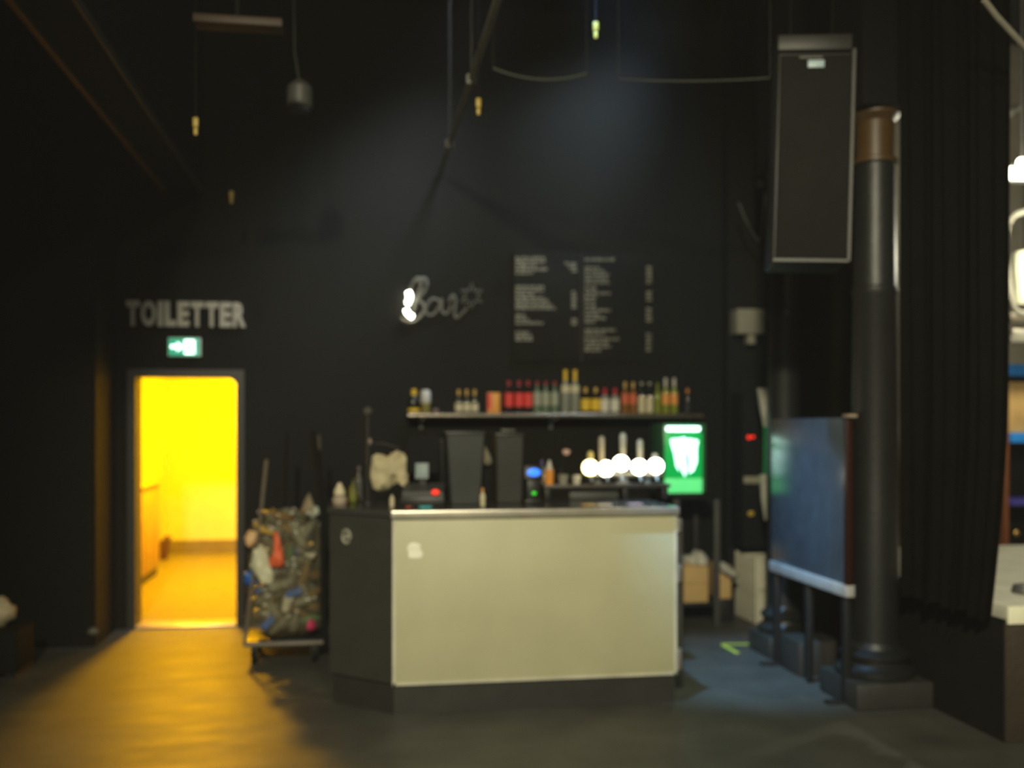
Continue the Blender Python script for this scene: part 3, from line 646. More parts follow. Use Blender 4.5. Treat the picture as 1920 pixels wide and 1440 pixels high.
# cardboard boxes with white bags
card = mat('cardboard', (.60, .40, .16), .8, noise_amt=.06)
def carton(px0, px1, y0, y1, Y, label, z=.19, d=.3):
    a = P(px0, y1, Y=Y); c = P(px1, y0, Y=Y)
    e = empty('cardboard_box', ((a.x+c.x)/2, Y+d/2, z), label, 'box', group='cardboard boxes by the tall table')
    w2 = (c.x-a.x)/2; h = c.z-z
    MB().box2((-w2, -d/2, 0), (w2, d/2, h), bev=.004).build('carton', card, e)
    MB().box2((-w2-.0005, -d/2-.001, h*.52), (w2+.0005, -d/2+.0005, h*.54)).build('tape_line', mat('brown_tape', (.35, .22, .08), .5), e)
    MB().box((-w2*.5, -d/2+.02, h+.01), (w2*.9, .05, .004), rot=(.5, 0, 0)).build('flap', card, e)
    return e
carton(1283, 1328, 1062, 1140, 7.72, 'wide cardboard box on the low shelf, nearest the counter')
carton(1347, 1371, 1060, 1140, 7.85, 'narrow cardboard box between table leg and grey crates', z=.19)
tag(MB().box2((P(1345, 1150, Y=7.83).x, 7.83, 0), (P(1376, 1150, Y=7.83).x, 8.15, .19), bev=.005).build('black_crate', black), 'low black crate under the narrow cardboard box', 'crate')
bagm = mat('white_bag_plastic', (.55, .54, .46), .45, trans=.15)
def bag(pts, Y, z, label, dp=.07, seed=1, name='plastic_bag', m=bagm, d=0):
    cx_ = sum(p[0] for p in pts)/len(pts); cy_ = sum(p[1] for p in pts)/len(pts)
    c = P(cx_, cy_, Y=Y); o = MB().puff([(P(x_, y_, Y=Y).x-c.x, P(x_, y_, Y=Y).z-c.z) for x_, y_ in pts], 0, 0, 0, dp, nz=.4, seed=seed).build(name, m)
    o.location = c; tag(o, label, 'bag'); return o
bag([(1278,1050),(1282,1040),(1294,1040),(1302,1030),(1318,1034),(1329,1048),(1328,1062),(1300,1064),(1282,1062)], 7.85, 0, 'white plastic bag lying on the wide cardboard box')
bag([(1346,1056),(1356,1053),(1370,1062),(1386,1080),(1380,1086),(1362,1078),(1348,1068)], 7.80, 0, 'white plastic bag slipping off the narrow cardboard box', dp=.05, seed=5)
# folded crates stack
crm_ = mat("grey_crate_plastic", (.68, .65, .50), .55)
a = Vector((3.215, 7.71, 0)); hz = P(1416, 1045, Y=7.71).z
n = 8; step = .55/n
for i in range(n):
    e = empty('folded_crate', (3.215, 7.71+i*step, 0), ['grey folded crate standing on edge, frontmost in the row by the column', 'grey folded crate second from the front of the row', 'grey folded crate third from the front of the row', 'grey folded crate fourth from the front of the row', 'grey folded crate fourth from the back wall in the row', 'grey folded crate third from the back wall in the row', 'grey folded crate second from the back wall in the row', 'grey folded crate rearmost, nearest the back wall'][i], 'crate', group='folded crates standing in a row')
    hh = hz*(1 - .012*(i % 3)); ww = .36
    b = MB()
    b.box2((0, 0, 0), (.03, step*.82, hh), bev=.004).box2((ww-.03, 0, 0), (ww, step*.82, hh), bev=.004).box2((.03, 0, 0), (ww-.03, step*.82, .03)).box2((.03, 0, hh-.03), (ww-.03, step*.82, hh)).box2((.03, 0, hh*.52), (ww-.03, step*.82, hh*.55))
    b.build('crate_frame', crm_, e)
    b = MB().box2((.03, step*.3, .03), (ww-.03, step*.5, hh-.03))
    b.build('crate_panel', crm_, e)
# yellow tape marks
ym = mat('yellow_tape', (.62, .66, .06), .6, noise_amt=.2, nscale=30)
def strip(p, q_, wd=.035):
    p = P(*p, Z=0); q_ = P(*q_, Z=0); d = (q_-p).normalized(); nrm = Vector((-d.y, d.x, 0))*wd/2
    return [(v.x, v.y) for v in (p-nrm, q_-nrm, q_+nrm, p+nrm)]
tag(MB().prism(strip((1352, 1208), (1405, 1208)), 'z', .0005, .003).prism(strip((1356, 1210), (1383, 1225)), 'z', .0005, .0032).build('floor_tape', ym), 'yellow angle of tape on the floor before the rear column', 'tape')

# ================================================================ DARK DRAPE + RACK MACHINE
b = MB()
x0 = P(1437, 700, Y=8.2).x+.01; x1 = 3.74; n = 60; pts = []
for i in range(n+1):
    x = x0 + (x1-x0)*i/n; pts.append((x, 8.2 + .035*math.sin(i*.75)))
for i in range(n): b.prism([pts[i], pts[i+1], (pts[i+1][0], pts[i+1][1]+.008), (pts[i][0], pts[i][1]+.008)], 'z', .02, CEIL-.01)
tag(b.build('black_drape', velvet, smooth=60), 'black pleated drape hanging on the bar wall behind the rear column', 'curtain')
rk = empty('equipment_cabinet', (3.30, 8.0, .6), 'tall black equipment cabinet with small red light above the grey crates', 'cabinet')
MB().box2((-.13, -.14, 0), (.26, .149, 1.3), bev=.01).build('housing', blackmat, rk)
def rkp(px, py): p = P(px, py, Y=7.86); return p.x-3.30, p.z-.6
x_, z_ = rkp(1407, 820); MB().sphere((x_-.015, -.145, z_), .016).sphere((x_+.02, -.145, z_+.004), .013).build('red_light', redglow, rk)
x_, z_ = rkp(1410, 900); MB().box2((x_-.075, -.15, z_-.03), (x_+.09, -.139, z_+.03), bev=.006).build('pale_plate', mat('drab_plate', (.32, .30, .22), .6), rk)
x_, z_ = rkp(1408, 963); MB().sphere((x_, -.142, z_), .028, (1, .3, .8)).build('yellow_knob', mat('yellow_knob', (.60, .42, .03), .5), rk)
# white curved handles: tapering strips right of rack
sp = MB()
p0 = [P(x_, y_, Y=7.3) for x_, y_ in ((1422, 728), (1441, 728), (1441, 760), (1439, 800), (1434, 800), (1427, 762))]
sp.prism([(p.x, p.z) for p in p0], 'y', 7.3, 7.33); sp2 = MB()
p0 = [P(x_, y_, Y=7.3) for x_, y_ in ((1434, 800), (1440, 800), (1444, 890), (1434, 890))]
mid_ = MB().prism([(p.x, p.z) for p in p0], 'y', 7.3, 7.33)
p0 = [P(x_, y_, Y=7.3) for x_, y_ in ((1427, 890), (1444, 890), (1444, 930), (1441, 972), (1436, 976), (1430, 940))]
sp2.prism([(p.x, p.z) for p in p0], 'y', 7.3, 7.33)
bs = P(1440, 1150, Y=7.3)
panel_e = empty('folded_board', (0, 0, 0), 'narrow folded white-edged board standing behind the rear column', 'board')
for s3 in (sp, sp2): s3.build('white_edge', mat('pale_board_edge', (.52, .50, .40), .5), panel_e)
mid_.build('glossy_edge', mat('green_fridge_reflection', (.03, .30, .10), .2), panel_e)  # green colour paints in the fridge's reflection on this edge
MB().box2((p0[1].x-.0, 7.3, 0), (p0[1].x+.16, 7.34, 1.9)).build('board_body', blackmat, panel_e)
# junction box on the wall
a = P(1380, 626, Y=8.0); c = P(1434, 580, Y=8.0)
jb = empty('junction_box', (a.x, 8.0, a.z), 'pale grey junction box high on the wall left of the rear column', 'box')
MB().box2((0, -.03, 0), (c.x-a.x, .149, c.z-a.z), bev=.008).build('box_body', mat('pale_grey_box', (.27, .255, .20), .55), jb)
MB().box2((.11, 0, -.085), (.175, .10, 0), bev=.006).build('plug', mat('plug_grey', (.28, .26, .19), .55), jb)
p = P(1436, 325, Y=6.9)
gl = empty('green_indicator', p, 'small glowing green indicator on a black box left of the hanging loudspeaker', 'indicator')
MB().box2((-.05, 0, -.10), (.05, .08, .04), bev=.01).build('housing', blackmat, gl)
MB().sphere((0, -.004, 0), .021).build('green_light', mat('green_led', (0, .3, .05), .4, emit=(.0, .42, .08), es=1.0), gl)
MB().cone((0, .04, .04), (0, .04, CEIL-p.z), .01).build('hanger', blackmat, gl)
tag(MB().tube(smooth_path([P(1385, 380, Y=7.6), P(1402, 420, Y=7.6), P(1425, 452, Y=7.6), P(1432, 400, Y=7.2), P(1436, 336, Y=6.94)]), .008).build('loose_cable', dimg), 'loose dark cable looping below the green indicator', 'cable')

# ================================================================ COLUMNS
def column(cx_, cy_, r, label, plinth, zt):
    e = empty('iron_column', (cx_, cy_, 0), label, 'column', group='cast iron columns')
    pw, ph = plinth
    MB().box2((-pw, -pw, 0), (pw, pw, ph), bev=.012).build('plinth', mat('column_plinth', (.034, .033, .029), .5, bump=.3, bscale=20), e)
    k = r/.135
    z0 = ph
    MB().lathe([(pw*.93, z0), (pw*.97, z0+.02), (pw*.97, z0+.045), (pw*.85, z0+.06), (pw*.76, z0+.085), (pw*.76, z0+.10), (pw*.85, z0+.115), (pw*.86, z0+.135), (pw*.78, z0+.15), (r*1.12, z0+.165), (r, z0+.20)], n=36).build('base_ring', iron, e)
    MB().lathe([(r, z0+.19), (r*.98, 1.2), (r*.93, 2.38), (r*.98, 2.39), (r*.98, 2.43), (r*.92, 2.44), (r*.86, zt)], n=36).build('shaft', iron, e)
    cp_ = mat('bronze_capital', (.085, .045, .013), .45)
    MB().lathe([(r*.86, zt), (r*1.0, zt+.01), (r*1.0, zt+.03), (r*.84, zt+.04), (r*.84, zt+.25), (r*.95, zt+.27), (r*1.1, zt+.29), (r*1.1, zt+.31)], n=36).build('capital', cp_, e)
    MB().box2((-r*1.25, -r*1.25, zt+.31), (r*1.25, r*1.25, CEIL-.01)).build('head_block', blackmat, e)
    return e
q = P(1640, 1300, Y=5.50)
column(q.x, 5.50, .135, 'near black iron column with ringed base beside the black stage curtain', (.235, .15), P(1640, 312, Y=5.5).z)
q2 = P(1470, 1200, Y=6.72)
column(q2.x, 6.72, .115, 'rear black iron column behind the glossy partition', (.19, .15), 3.12)
# dark crate between columns
tag(MB().box2((2.82, 6.05, 0), (3.12, 6.35, .22), bev=.01).build('dark_box', mat('dark_box_m', (.03, .028, .024), .6)), 'low dark box on the floor between the two iron columns', 'box')

# ================================================================ GLOSSY PARTITION
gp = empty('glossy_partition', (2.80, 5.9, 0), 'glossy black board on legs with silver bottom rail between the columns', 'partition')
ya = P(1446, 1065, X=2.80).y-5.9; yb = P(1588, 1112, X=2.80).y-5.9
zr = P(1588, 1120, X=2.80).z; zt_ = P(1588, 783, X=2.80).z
MB().box2((0, yb, zr+.05), (.03, ya, zt_), bev=.003).build('board', mat('glossy_board_blue_glow', (.075, .10, .13), .22, bump=.05), gp)  # bluish base colour paints in the glow of the blue spot
MB().box2((-.012, yb-.01, zr), (.045, ya+.01, zr+.07), bev=.004).build('bottom_rail', mat('silver_rail', (.62, .62, .60), .35, metal=.3), gp)
MB().box2((-.012, yb-.015, zr+.07), (.03, yb+.012, zt_), bev=.003).build('end_post', mat('reddish_post', (.03, .008, .006), .35), gp)
MB().box2((-.015, yb-.05, zt_), (.04, yb+.03, zt_+.02), bev=.004).build('post_cap', mat('pinkish_cap', (.36, .27, .20), .5), gp)
for y_ in (yb+.05, (ya+yb)/2, ya-.05): MB().box2((0, y_-.025, .02), (.04, y_+.025, zr), bev=.003).build('leg', black, gp)
MB().box2((-.10, yb+.03, 0), (.14, yb+.09, .02), bev=.004).build('foot', black, gp)
MB().box2((-.10, ya-.09, 0), (.14, ya-.03, .02), bev=.004).build('foot', black, gp)

# ================================================================ HANGING LOUDSPEAKER
c = P(1526, 290, Y=4.95)
spk = empty('hanging_loudspeaker', c, 'tall black loudspeaker hanging in front of the near column', 'loudspeaker')
spk.rotation_euler = (R(-2), R(1.9), R(-16))
k = (c - Vector((0, 0, EYE))).length/ray(1526, 290).length/F
hw = 69*k; hh = 200*k
MB().box2((-hw, .02, -hh), (hw, .36, hh), bev=.012).build('cabinet', mat('speaker_cabinet', (.03, .03, .028), .5), spk)
MB().box2((-hw+.012, -.004, -hh+.014), (hw-.012, .025, hh-.03), bev=.004).build('grille', mat('speaker_grille', (.010, .0096, .0075), .7, bump=.5, bscale=400, spec=.2), spk)
b = MB(); b.box2((hw-.01, -.006, -hh), (hw+.006, .03, hh)).box2((-hw, -.006, -hh-.006), (hw, .03, -hh+.01))  # lighter right and bottom strips paint in stage lamp light
b.build('grille_lit_edges', mat('speaker_lit_edge', (.055, .053, .043), .45), spk)
MB().box2((-hw-.01, -.02, hh-.01), (hw-.015, .3, hh+.075), bev=.008).build('fly_bracket', mat('bracket_grey', (.022, .021, .017), .5), spk)
MB().box2((-.09, -.012, hh-.052), (.03, -.004, hh-.04)).build('handle_bar', mat('handle_grey', (.08, .075, .06), .5), spk)
MB().box2((-.045, -.01, hh-.10), (.04, -.003, hh-.06), bev=.003).build('badge', mat('pale_blue_badge', (.45, .58, .62), .4), spk)
b = MB()
for x_ in (-.12, .1): b.cone((x_, .14, hh+.07), (x_, .14, CEIL-c.z), .006, n=6)
b.build('suspension_wires', blackmat, spk)

# ================================================================ STAGE + CURTAIN
SG = .70
stg = mat('stage_side_black', (.010, .010, .010), .7, spec=.2)
st = empty('stage_platform', (3.27, 4.62, 0), 'raised stage platform with grey deck and pale front edge at right', 'stage')
MB().box2((0, .02, 0), (5.7, 2.36, SG-.07)).build('platform_body', stg, st)
MB().box2((.0, 0, 0), (5.7, .02, SG-.09), bev=.003).build('front_board', mat('dark_brown_board', (.040, .030, .020), .55, bump=.3, bscale=25), st)
MB().box2((.0, .0, SG-.07), (5.7, 2.36, SG), bev=.004).build('deck', mat('grey_deck', (.58, .56, .46), .6, noise_amt=.12, nscale=8), st)
MB().box2((0.0, -.02, SG-.09), (5.7, .0, SG), bev=.003).build('front_edge', mat('pale_edge_strip', (.95, .93, .70), .5), st)
b = MB()
for k_ in range(9):
    b.sphere((.12+.15*(k_ % 4)+random.uniform(-.04, .04), -.003, random.uniform(.08, .5)), .009, (1.2, .3, .7), u=8, v=6)
b.build('screw_heads', mat('screw_grey', (.2, .19, .16), .4), st)
# curtain: pleated sheet from near column to stage corner
A = Vector((3.13, 5.28, 0)); Bp = Vector((3.19, 4.51, 0))
def curtain():
    b = MB(); NU, NV = 120, 26; dirv = (Bp-A); L = dirv.length; t_ = dirv.normalized(); nv = Vector((t_.y, -t_.x, 0))
    rows = []
    for j in range(NV+1):
        f = j/NV; row = []
        for i in range(NU+1):
            u_ = i/NU
            ztop = CEIL-.02; zb = .635 + .02*math.sin(u_*19)
            z = ztop + (zb-ztop)*f
            hz_ = z
            # width gathers at the bottom, bulges at mid height
            g = 1.0 - .17*max(0, (1.75-z)/1.2)**1.5 if z < 1.75 else 1.0
            amp = .030 + .018*math.sin(i*.13+1)
            off = amp*math.sin(u_*2*math.pi*11 + .5*math.sin(f*3+u_*5)) + .02*math.sin(u_*17+f*2)
            p = A + dirv*(u_*g) + nv*off
            row.append((p.x, p.y, z))
        rows.append(row)
    th = nv*.006
    for s_ in (0, 1):
        V = [[b.bm.verts.new(Vector(p) + th*s_) for p in row] for row in rows]
        for j in range(NV):
            for i in range(NU): b.bm.faces.new((V[j][i], V[j][i+1], V[j+1][i+1], V[j+1][i]))
    return b
cu = curtain().build('pleated_curtain', velvet, smooth=80)
tag(cu, 'tall black pleated stage curtain right of the near iron column', 'curtain')
p = P(1868, 30, Y=4.5)
tag(MB().tube([P(1845, 0, Y=4.15), P(1868, 30, Y=4.18), P(1925, 92, Y=4.25)], .014).build('stage_pipe', mat('pale_pipe', (.48, .44, .34), .45)), 'pale pipe slanting down at the top right corner', 'pipe')
b = MB(); n = 50; pts = []  # added drape, stops stage lamp light leaking between the columns
for i in range(n+1):
    f = i/n; pts.append((3.22 + (3.72-3.22)*f + .03*math.sin(i*.9), 5.75 + (6.93-5.75)*f - .03*math.sin(i*.9)))
for i in range(n): b.prism([pts[i], pts[i+1], (pts[i+1][0]+.008, pts[i+1][1]), (pts[i][0]+.008, pts[i][1])], 'z', .74, CEIL-.01)
tag(b.build('pleated_curtain', velvet, smooth=60), 'added black pleated drape blocking stage lamp light between the two iron columns', 'curtain')
# thing on deck
tag(MB().lathe([(.06, 0), (.07, .01), (.06, .045), (.02, .055)], c=(P(1922, 1112, Z=SG).x, P(1922, 1112, Z=SG).y, SG)).build('floor_puck', mat('dark_grey_puck', (.08, .08, .08), .5)), 'dark grey round gadget lying on the stage deck', 'gadget')
# backstage: shelving with blue boards, brown door panel, silver duct, lamp
def BP(px, py, Y=7.6): return P(px, py, Y=Y)
bsx = BP(1884, 700).x
su = empty('storage_shelving', (bsx, 7.6, 0), 'tall shelving with blue boards and brown side behind the stage', 'shelving')
bl = mat('blue_board', (.02, .25, .80), .4)
MB().box2((0, 0, 0), (.04, .5, BP(1890, 690).z), bev=.003).build('side_panel', mat('brown_side', (.20, .065, .02), .5), su)
MB().box2((1.2, 0, 0), (1.24, .5, BP(1890, 690).z), bev=.003).build('side_panel', mat('brown_side', (0, 0, 0)), su)
for y0, y1 in ((683, 704), (812, 830), (938, 948)):
    MB().box2((-.0 if y0 == 683 else .045, -.02, BP(1900, y1).z), (1.25 if y0 == 683 else 1.195, .5, BP(1900, y0).z), bev=.003).build('shelf_board', bl if y0 != 938 else mat('violet_board', (.06, .05, .30), .4), su)
MB().box2((.04, .48, .0), (1.2, .5, BP(1900, 690).z)).build('back_panel', blackmat, su)
MB().sphere((BP(1905, 1000).x-bsx, -.01, BP(1905, 1000).z), .028, (1, .6, 1)).build('brass_knob', mat('brass', (.8, .5, .15), .3, metal=.8), su)
zb_ = BP(1900, 735).z
bx_ = tag(MB().box2((bsx+.06, 7.63, BP(1900, 812).z+.001), (bsx+.34, 7.9, BP(1900, 716).z), bev=.006).build('storage_box', mat('tan_box', (.60, .38, .14), .6)), 'tan storage box under the top blue shelf board', 'box')
# lamp
lp = BP(1903, 325, 7.2)
wl = empty('work_lamp', lp, 'blazing white work lamp at the right edge behind the curtain', 'lamp')
MB().box2((-.06, .0, -.06), (.25, .08, .07), bev=.01).build('housing', alu, wl)
MB().box2((-.06, -.02, -.05), (.24, .0, .045), bev=.01).sphere((.05, -.01, .085), .035).build('lamp_glass', mat('work_lamp_glow', (1, 1, .9), .4, emit=(1, .97, .75), es=12), wl)
MB().cone((.1, .05, .06), (.1, .05, CEIL-lp.z), .012).build('hanger_rod', alu, wl)
silv = mat('silver_foil', (.55, .52, .42), .3, metal=.6, bump=.8, bscale=8)
tag(MB().tube(smooth_path([BP(1925, 195, 7.5), BP(1890, 215, 7.5), BP(1884, 260, 7.5), BP(1884, 300, 7.5)]), .03).build('silver_duct', silv), 'crumpled silver duct bending above the work lamp', 'duct')
tag(MB().tube(smooth_path([BP(1930, 395, 7.12), BP(1900, 405, 7.12), BP(1886, 440, 7.12), BP(1888, 500, 7.12), BP(1900, 575, 7.12), BP(1925, 590, 7.12)]), .024).build('curved_pipe', silv), 'curved silver pipe below the work lamp at the right edge', 'pipe')
q = BP(1922, 572, 7.35)
tag(MB().lathe([(.105, 0), (.11, .01), (.11, .40), (.09, .43), (.04, .44)], c=(q.x, q.y, q.z)).build('white_canister', mat('cream_tank', (.85, .85, .62), .45)), 'cream cylinder hanging below the work lamp at the right edge', 'cylinder')
tag(MB().cone((q.x, q.y, q.z+.43), (q.x, q.y, CEIL), .01).build('tank_rod', blackmat), 'black rod holding the cream cylinder', 'rod')
tag(MB().box2((BP(1888, 580, 7.3).x, 7.25, BP(1890, 606, 7.3).z), (7.5, 7.34, BP(1890, 588, 7.3).z), bev=.006).build('metal_rail', mat('drab_metal', (.12, .10, .07), .4, metal=.4)), 'dull metal rail level above the blue shelving', 'rail')
tag(MB().box2((BP(1888, 640, 7.3).x, 7.25, BP(1890, 642, 7.3).z), (7.5, 7.34, BP(1890, 618, 7.3).z), bev=.006).build('metal_rail', silv), 'silver rail level just above the blue shelving', 'rail')

# ================================================================ RECYCLING CART
q = P(533, 1226, Y=6.95)
cxr, cyr = q.x, 7.15
ca = empty('recycling_cart', (cxr, cyr, 0), 'wheeled black cart frame holding a full clear recycling bag', 'cart')
MB().box2((-.27, -.24, .13), (.27, .24, .16), bev=.006).build('base_tray', black, ca)
for sx_ in (-1, 1):
    for sy_ in (-1, 1):
        wl_ = MB().cone((sx_*.2-.015, sy_*.19, .05), (sx_*.2+.015, sy_*.19, .05), .05, n=20).build('caster', blackmat, ca)
        MB().box2((sx_*.2-.022, sy_*.19-.01, .05), (sx_*.2+.022, sy_*.19+.01, .13), bev=.003).build('caster_fork', dimg, ca)
def cpt(px, py, dy): p = P(px, py, Y=cyr+dy); return Vector((p.x-cxr, dy, p.z))
MB().tube([(-.26, -.22, .15), cpt(487, 985, -.22), cpt(500, 862, -.22)], .013).build('upright', mat('worn_pole', (.15, .125, .09), .5), ca)
MB().tube([(-.12, .22, .15), cpt(532, 960, .22), cpt(538, 812, .22)], .013).build('upright', blackmat, ca)
MB().tube([(.27, -.22, .15), cpt(606, 970, -.22), cpt(586, 808, -.22)], .022).build('upright', blackmat, ca)
MB().tube([(.27, .22, .15), cpt(605, 930, .22), cpt(598, 815, .22)], .011).build('upright', dimg, ca)
MB().tube([(-.26, -.24, .14), (0, -.25, .14), (.26, -.24, .14)], .014).build('front_rail', mat('worn_pole', (0, 0, 0)), ca)
# bag
bagclear = bpy.data.materials.new('clear_bag_film'); bagclear.use_nodes = True; nt = bagclear.node_tree; nt.nodes.clear()
o_ = nt.nodes.new('ShaderNodeOutputMaterial'); mx = nt.nodes.new('ShaderNodeMixShader'); tb_ = nt.nodes.new('ShaderNodeBsdfTransparent'); gb = nt.nodes.new('ShaderNodeBsdfPrincipled')
gb.inputs['Base Color'].default_value = (.45, .40, .24, 1); gb.inputs['Roughness'].default_value = .25; mx.inputs[0].default_value = .16
nn_ = nt.nodes.new('ShaderNodeTexNoise'); nn_.inputs['Scale'].default_value = 9; bp_ = nt.nodes.new('ShaderNodeBump'); bp_.inputs['Strength'].default_value = .8; bp_.inputs['Distance'].default_value = .03
nt.links.new(nn_.outputs['Fac'], bp_.inputs['Height']); nt.links.new(bp_.outputs[0], gb.inputs['Normal'])
nt.links.new(tb_.outputs[0], mx.inputs[1]); nt.links.new(gb.outputs[0], mx.inputs[2]); nt.links.new(mx.outputs[0], o_.inputs['Surface'])
b = MB(); NR, NA = 22, 48; rings = []
for j in range(NR+1):
    f = j/NR; z = .165 + f*.83
    rr = .262*(1.0 - .12*f) * (min(1, (f+.02)*9)**.35) * (1 if f < .86 else 1-.25*(f-.86)/.14)
    ring = []
    for i in range(NA):
        an = 2*math.pi*i/NA; k_ = 1 + .07*noise.noise(Vector((math.cos(an)*2.2, math.sin(an)*2.2, z*5)))*1.6 + .02*math.sin(an*9+z*3)
        ring.append(b.bm.verts.new((cxr + rr*k_*math.cos(an)*1.08, cyr + rr*.93*k_*math.sin(an), z + (.03*math.sin(an*3) if j == NR else 0))))
    rings.append(ring)
for A_r, B_r in zip(rings, rings[1:]):
    for i in range(NA): b.bm.faces.new((A_r[i], A_r[(i+1) % NA], B_r[(i+1) % NA], B_r[i]))
b.bm.faces.new(rings[0][::-1])
tag(b.build('recycling_bag', bagclear, smooth=80), 'clear plastic bag full of empties standing on the black cart', 'bag')
# contents
def crushed_bottle(m, capm):
    e = bpy.data.objects.new('empty_bottle', None); col.objects.link(e); e.empty_display_size = .03
    b = MB(); b.lathe([(.026, 0), (.031, .01), (.029, .05), (.032, .09), (.028, .13), (.012, .165), (.010, .18)], c=(0, 0, -.09), n=12)
    for v in b.bm.verts: v.co += Vector((.008*noise.noise(v.co*30), .008*noise.noise(v.co*33+Vector((5, 0, 0))), 0))
    b.build('bottle_body', m, e); MB().lathe([(.012, .088), (.012, .102)], n=10).build('bottle_cap', capm, e); return e
def can(m):
    e = bpy.data.objects.new('drink_can', None); col.objects.link(e); e.empty_display_size = .03
    MB().lathe([(.024, -.058), (.031, -.05), (.029, 0), (.031, .048), (.026, .058)], n=14).build('can_body', m, e)
    MB().lathe([(.026, .0585), (.0265, .061), (.024, .060)], n=14).build('can_lid', alu, e); return e
def cup(m):
    e = bpy.data.objects.new('paper_cup', None); col.objects.link(e); e.empty_display_size = .03
    MB().lathe([(.026, -.045), (.037, .045), (.035, .045), (.025, -.04)], n=14).build('cup_body', m, e); return e
kinds = {
 'clear': (lambda: crushed_bottle(mat('grey_pet', (.27, .26, .18), .25, trans=.3), wcap), 'crushed clear bottle in the recycling bag', 'bottle', 'crushed clear bottles in the recycling bag', 26),
 'green': (lambda: crushed_bottle(mat('green_pet', (.06, .13, .05), .25), blk), 'dull green bottle in the recycling bag', 'bottle', 'dull green bottles in the recycling bag', 7),
 'brown': (lambda: crushed_bottle(mat('brown_pet', (.17, .10, .03), .25), gold), 'brown bottle in the recycling bag', 'bottle', 'brown bottles in the recycling bag', 10),
 'blue': (lambda: can(mat('blue_can', (.02, .10, .34), .35)), 'dark blue can in the recycling bag', 'can', 'dark blue cans in the recycling bag', 5),
 'cup': (lambda: cup(mat('cream_paper', (.60, .55, .40), .7)), 'cream paper cup in the recycling bag', 'cup', 'cream paper cups in the recycling bag', 12),
 'grey': (lambda: can(mat('grey_can', (.32, .32, .28), .35, metal=.5)), 'plain grey can in the recycling bag', 'can', 'plain grey cans in the recycling bag', 10),
}
placed = []
pool = []
for kname, v in kinds.items(): pool += [kname]*v[4]
random.shuffle(pool); protos = {}
def spot(tries=400):
    best = None
    for _ in range(tries):
        an = random.uniform(math.pi*.98, math.pi*2.02) if random.random() < .85 else random.uniform(0, math.pi); rr = math.sqrt(random.uniform(.25, 1))*.185; z = random.uniform(.25, .93)
        p = Vector((cxr+rr*math.cos(an), cyr+rr*math.sin(an)*.93, z))
        dmin = min([(p-o).length for o in placed] or [9])
        if best is None or dmin > best[0]: best = (dmin, p)
        if dmin > .085: break
    placed.append(best[1]); return best[1]
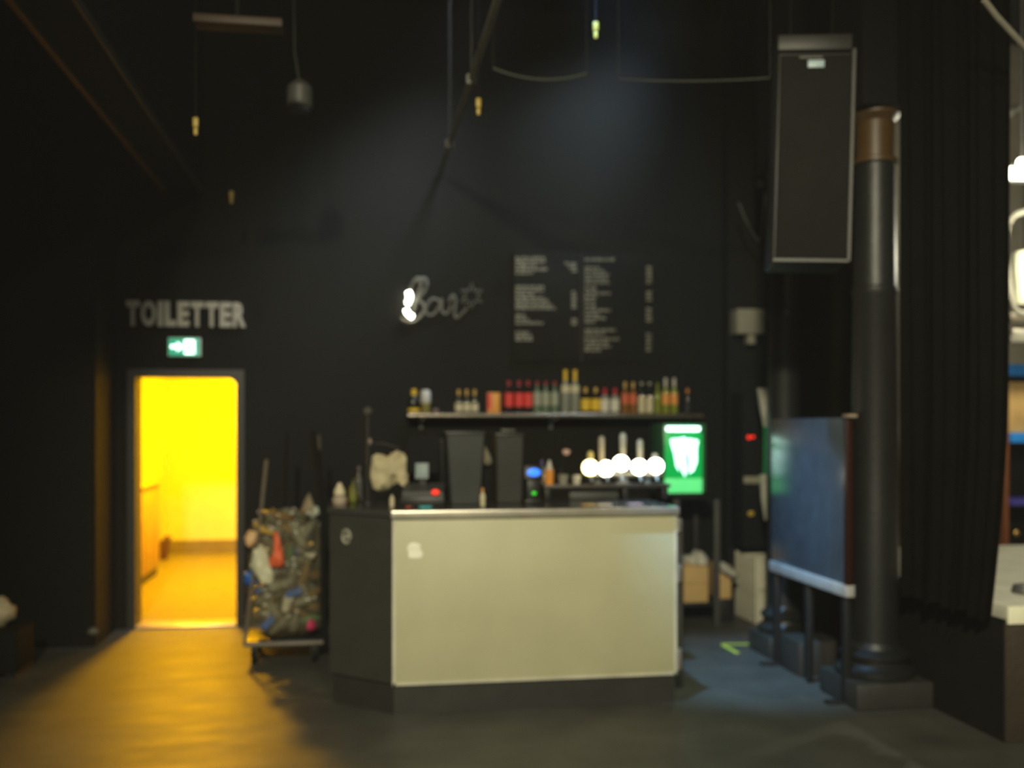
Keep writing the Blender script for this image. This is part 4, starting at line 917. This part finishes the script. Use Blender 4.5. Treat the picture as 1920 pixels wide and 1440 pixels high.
special = [  # px, py, colour material, name, label
 ('paper_bag', [(513,1000),(518,995),(524,1005),(530,1030),(534,1058),(526,1064),(508,1062),(504,1052),(512,1035)], mat('orange_red_film', (.80, .14, .05), .5), 'orange-red crumpled bag pressed against the front of the recycling bag'),
 ('plastic_wrap', [(475,1030),(490,1020),(503,1040),(506,1060),(515,1078),(510,1096),(492,1094),(480,1078),(470,1062)], mat('cream_film', (.62, .60, .42), .5), 'cream crumpled wrapper on the left front of the recycling bag'),
 ('plastic_wrap', [(458,1008),(466,994),(486,998),(484,1012),(470,1028),(461,1022)], mat('orange_lit_film', (.70, .45, .22), .5), 'pale orange wrapper at the upper left rim of the recycling bag'),
 ('plastic_wrap', [(468,1058),(480,1054),(490,1064),(484,1072),(470,1070)], mat('teal_film', (.10, .32, .30), .5), 'small teal wrapper on the left side of the recycling bag'),
 ('plastic_wrap', [(457,1074),(468,1070),(480,1082),(484,1096),(468,1100),(458,1092)], mat('blue_film', (.02, .11, .42), .5), 'deep blue wrapper low on the left side of the recycling bag'),
 ('plastic_wrap', [(576,1166),(584,1160),(592,1168),(590,1180),(580,1184),(574,1178)], mat('pink_film', (.55, .04, .12), .5), 'crimson wrapper at the bottom right of the recycling bag'),
 ('plastic_wrap', [(474,985),(482,976),(500,990),(520,1000),(512,1004),(490,1000)], mat('yellow_film', (.48, .30, .05), .5), 'dull yellow wrapper across the top left of the recycling bag'),
 ('plastic_wrap', [(500,958),(515,955),(534,962),(524,974),(506,972)], mat('olive_film', (.34, .26, .07), .6), 'olive wrapper heaped on top of the recycling bag, left'),
 ('plastic_wrap', [(576,958),(590,948),(603,952),(600,964),(586,972),(576,968)], mat('pale_film', (.45, .48, .38), .5), 'pale grey wrapper heaped on top of the recycling bag, right'),
 ('plastic_wrap', [(536,985),(550,975),(562,985),(558,998),(540,998)], mat('white_film', (.46, .44, .32), .5), 'whitish wrapper on top middle of the recycling bag'),
 ('plastic_wrap', [(570,940),(580,922),(586,938),(594,962),(578,964),(566,956)], mat('brownish_film', (.30, .24, .15), .6), 'brownish wrapper standing up on top of the recycling bag'),
]
for i, (nm, pts, m, lb) in enumerate(special):
    cx_ = sum(p[0] for p in pts)/len(pts); cy_ = sum(p[1] for p in pts)/len(pts)
    # sit on the front skin of the bag
    dxn = (P(cx_, cy_, Y=cyr-.1).x - cxr)/.29
    yy = cyr - .23*math.sqrt(max(.05, 1-dxn*dxn)) - .03 if cy_ > 990 else cyr - .08
    if i in (6,): yy = cyr-.2
    bag(pts, yy, 0, lb, dp=.03, seed=i*3, name=nm, m=m)['category'] = 'wrapper' if nm != 'paper_bag' else 'bag'
for kname in pool:
    v = kinds[kname]
    if kname not in protos: e = v[0](); protos[kname] = e
    else: e = copy_tree(protos[kname])
    e.location = spot(); e.rotation_euler = (random.uniform(-1.5, 1.5), random.uniform(-1.5, 1.5), random.uniform(0, 6))
    tag(e, v[1], v[2], v[3])
# a layer on top
for i in range(7):
    e = copy_tree(protos['brown' if i % 2 else 'clear']); an = i*.9
    e.location = (cxr+.14*math.cos(an), cyr-.05+.1*math.sin(an), 1.0); e.rotation_euler = (1.3, random.uniform(-1, 1), i)
    kk = 'brown' if i % 2 else 'clear'; tag(e, kinds[kk][1], kinds[kk][2], kinds[kk][3])

# ================================================================ FAR LEFT
p = P(-18, 1262, Z=0)
bx = empty('black_case', (p.x, p.y, 0), 'low black case on the floor at the far left edge', 'case')
MB().box2((-.28, -.2, .03), (.22, .2, .30), bev=.02).build('case_body', blackmat, bx)
MB().box2((-.2, -.21, .16), (.1, -.2, .2), bev=.006).build('handle', black, bx)
for x_ in (-.24, .18): MB().box2((x_-.03, -.18, 0), (x_+.03, .18, .035)).build('foot', black, bx)
q = P(2, 1158, Y=p.y)
cs = MB().sphere((0, 0, 0), .12, (1.0, .8, .82), nz=.25, seed=9).build('cream_cushion', mat('cream_vinyl', (.62, .52, .34), .6)); cs.location = (q.x-.03, p.y, .30+.095)
tag(cs, 'rounded cream cushion resting on the black case at the far left', 'cushion')
